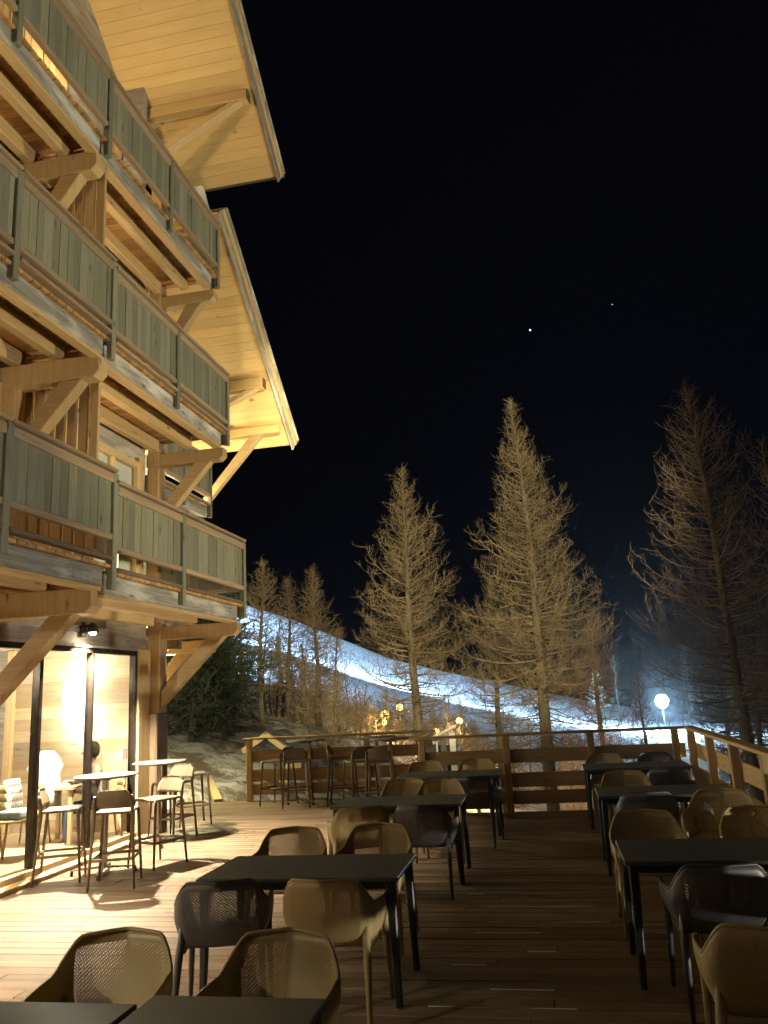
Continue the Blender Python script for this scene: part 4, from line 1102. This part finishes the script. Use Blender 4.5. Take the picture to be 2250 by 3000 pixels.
x, y = 11.1, 85; z = hgt(x, y)
r = empty('piste_or_added_floodlight', (x, y, z), 'blazing white floodlight at the foot of the slope right of the mauve larch', 'floodlight', 'floodlights of the ski slope')
MB().tube([(x, y, z-.3), (x, y, z+2.2)], .035, 8).build('mast', 'black', r)
MB().lathe([(.001, -.66), (.3, -.6), (.54, -.36), (.66, 0), (.54, .36), (.3, .6), (.001, .66)], (x, y, z+2.95), 24).build('lamp_head', 'bulbb', r)
lo = light('POINT', (0, 0, 0), 30000, (.50, .78, 1), rad=.5, name='floodlight_glow'); lo.parent = r; lo.location = (0, -1.6, 2.9)
for (x, y, e, tx_, lab) in ((-48, 96, 42000, -40, 'added slope light hidden by the first balcony corner'), (-27, 60, 12000, -23, 'added slope light low behind the dark wood'), (-31.5, 84, 6000, -29, 'added slope light behind the slender larches'), (-24.0, 82, 12000, -22.5, 'added slope light behind the narrow larch'),
                      (-13.2, 80, 13000, -17, 'added slope light behind the pale larch trunk'), (-6.0, 78, 5000, -9, 'added slope light behind the low larch in the middle'), (-.4, 78, 5000, -2, 'added slope light behind the tallest larch trunk'), (5.0, 78, 8000, 6, 'added slope light behind the mauve larch')):
    added_slope_lamp(x, y, 5.0, e*3.8, lab, (tx_, y+12, hgt(tx_, y+12)))
def village_lamp(px, y, z, e, label, s=.2):
    x = px; zg = hgt(x, y)
    r = empty('street_lamp', (x, y, zg), label, 'street lamp', 'orange street lamps in the village')
    MB().tube([(x, y, zg-.3), (x, y, z-s)], .05, 8).build('pole', 'black', r)
    MB().lathe([(.001, -s), (s*.8, -s*.6), (s, 0), (s*.8, s*.6), (.001, s)], (x, y, z), 16).build('lamp_head', 'bulbs', r)
    lo = light('POINT', (0, 0, 0), e, (1, .62, .25), rad=.2, name='street_lamp_glow'); lo.parent = r; lo.location = (0, -s-.3, z-zg-.1)
village_lamp(-10.18, 50, .37, 900, 'largest orange street lamp left of the pale trunk', .30)
village_lamp(-9.32, 50.5, .80, 600, 'higher orange street lamp beside the largest one', .24)
village_lamp(-8.3, 40.5, .30, 250, 'smallest orange street lamp below the largest one', .14)
village_lamp(-5.52, 50, -.19, 700, 'orange street lamp right of the pale trunk', .22)
village_lamp(-5.6, 40, -.2, 250, 'half hidden orange street lamp by the shed roof', .16)
village_lamp(-3.1, 33, -2.0, 900, 'street lamp low behind the deck lighting the snow yellow', .15)
village_lamp(2.6, 31, -2.2, 500, 'street lamp low behind the right railing', .12)

# stars
for (d, lab, s) in (((.02, .95, .44), 'brighter pale star high above the tallest larch', 2.6), ((.13, .96, .46), 'faint star right of the brighter one', 1.3)):
    pass
def ray(u, v): return F+RV*(u-1125)/f_-UV_*(v-1500)/f_
for (u, v, s, lab) in ((1553, 967, 2.3, 'brighter pale star above the tallest larch'), (1794, 892, 1.0, 'faint star right of the brighter one')):
    p = ray(u, v).normalized()*2000+Vector((0, 0, 1.87))
    o = MB().lathe([(.001, -s), (s*.7, -s*.7), (s, 0), (s*.7, s*.7), (.001, s)], (0, 0, 0), 10).build('star', 'star'); o.location = p; tag(o, lab, 'star')

# ================================================================== HUTS beyond the railing
h1 = empty('timber_hut', (-6.9, 20, -1.6), 'small pale timber hut with a gable roof just behind the left railing', 'hut')
ap = Vector((-6.94, 19.2, .95))
for sx, tz in ((-1, .60), (1, .52)):
    e_ = Vector((-6.94+sx*.62, 19.2, tz-.02))
    MB().beam(ap, e_, .05, .13, up=(0, 0, 1)).build('barge_board', 'palewood', h1, .005)
    MB().beam(ap+Vector((0, .06, .08)), e_+Vector((sx*.05, .06, .06)), .06, .03).build('roof_edge', 'weath', h1)
    MB().hexa([ap+Vector((0, 1.6, .04)), ap+Vector((0, .05, .04)), e_+Vector((0, .05, .04)), e_+Vector((0, 1.6, .04)), ap+Vector((0, 1.6, .08)), ap+Vector((0, .05, .08)), e_+Vector((0, .05, .08)), e_+Vector((0, 1.6, .08))]).build('roof', 'weath', h1)
    MB().box((-6.94+sx*.5-.05, 19.25, -2.2), (-6.94+sx*.5+.05, 19.35, .52)).build('post', 'palewood', h1)
MB().box((-7.35, 20.6, -2.2), (-6.5, 20.66, .5), ax=2).build('wall', 'fence', h1)
MB().box((-7.4, 19.3, -.3), (-6.48, 19.36, -.12)).build('rail', 'palewood', h1)
h2 = empty('storage_shed', (-2.7, 20, -1.6), 'small shed with a sloping snowy roof behind the gap between the railings', 'shed')
MB().beam((-3.12, 19.6, .58), (-2.2, 19.6, .98), .9, .06).build('roof', 'snow', h2, .01)
MB().beam((-3.12, 19.6, .535), (-2.2, 19.6, .935), .94, .03).build('roof_edge', 'weath', h2)
for i, x in enumerate((-3.05, -2.83, -2.62, -2.40)):
    MB().box((x, 19.3, -2), (x+.14, 19.34, .50+.43*(x+3.12))).build('wall_board', 'paper' if i % 2 else 'mauve', h2)
MB().box((-3.06, 19.45, -2), (-2.25, 20.0, .48), ax=2).build('wall', 'darkpost', h2)
# stair hand board and kerb timbers at the left exit
g1 = MB().beam((-8.3, 20.0, -.08), (-7.72, 19.9, .38), .05, .16).build('stair_handrail', 'palewood'); tag(g1, 'pale slanting stair handrail board left of the railing corner post', 'handrail')
MB().box((-8.2, 19.93, -2), (-8.1, 20.03, -.1)).build('post', 'palewood', g1); MB().box((-7.8, 19.85, -2), (-7.7, 19.95, .3)).build('post', 'palewood', g1)
tag(MB().beam((-6.35, 14.85, -.02), (-9.6, 21.2, .35), .16, .1).build('path_kerb', 'fence', None, .01), 'brown kerb timber running diagonally across the snow from the deck', 'kerb', 'kerb timbers on the snow')
tag(MB().beam((-7.1, 14.85, .0), (-9.4, 18.3, .25), .12, .08).build('path_kerb', 'weath', None, .01), 'shorter pale kerb timber left of the brown one', 'kerb', 'kerb timbers on the snow')

hz = MB().box((-600, -100, -10.2), (600, 800, 45)).build('added_haze', 'black'); hz['kind'] = 'stuff'; hz['label'] = 'thin volume added for the glow round the lamps'; hz['category'] = 'added_haze'  # volume added to give the floodlight its lens-like halo
m, n, l = mat('added_haze'); pv = N(n, 'ShaderNodeVolumePrincipled', ins={'Density': .00022, 'Color': (.82, .90, 1, 1), 'Anisotropy': .86}); o = N(n, 'ShaderNodeOutputMaterial'); l.new(pv.outputs[0], o.inputs['Volume'])
hz.data.materials.clear(); hz.data.materials.append(m)
sc.render.engine = 'CYCLES'; sc.cycles.volume_bounces = 0
sc.cycles.max_bounces = 8; sc.cycles.diffuse_bounces = 4; sc.cycles.transparent_max_bounces = 24
sc.cycles.sample_clamp_indirect = 4; sc.cycles.caustics_reflective = False; sc.cycles.caustics_refractive = False
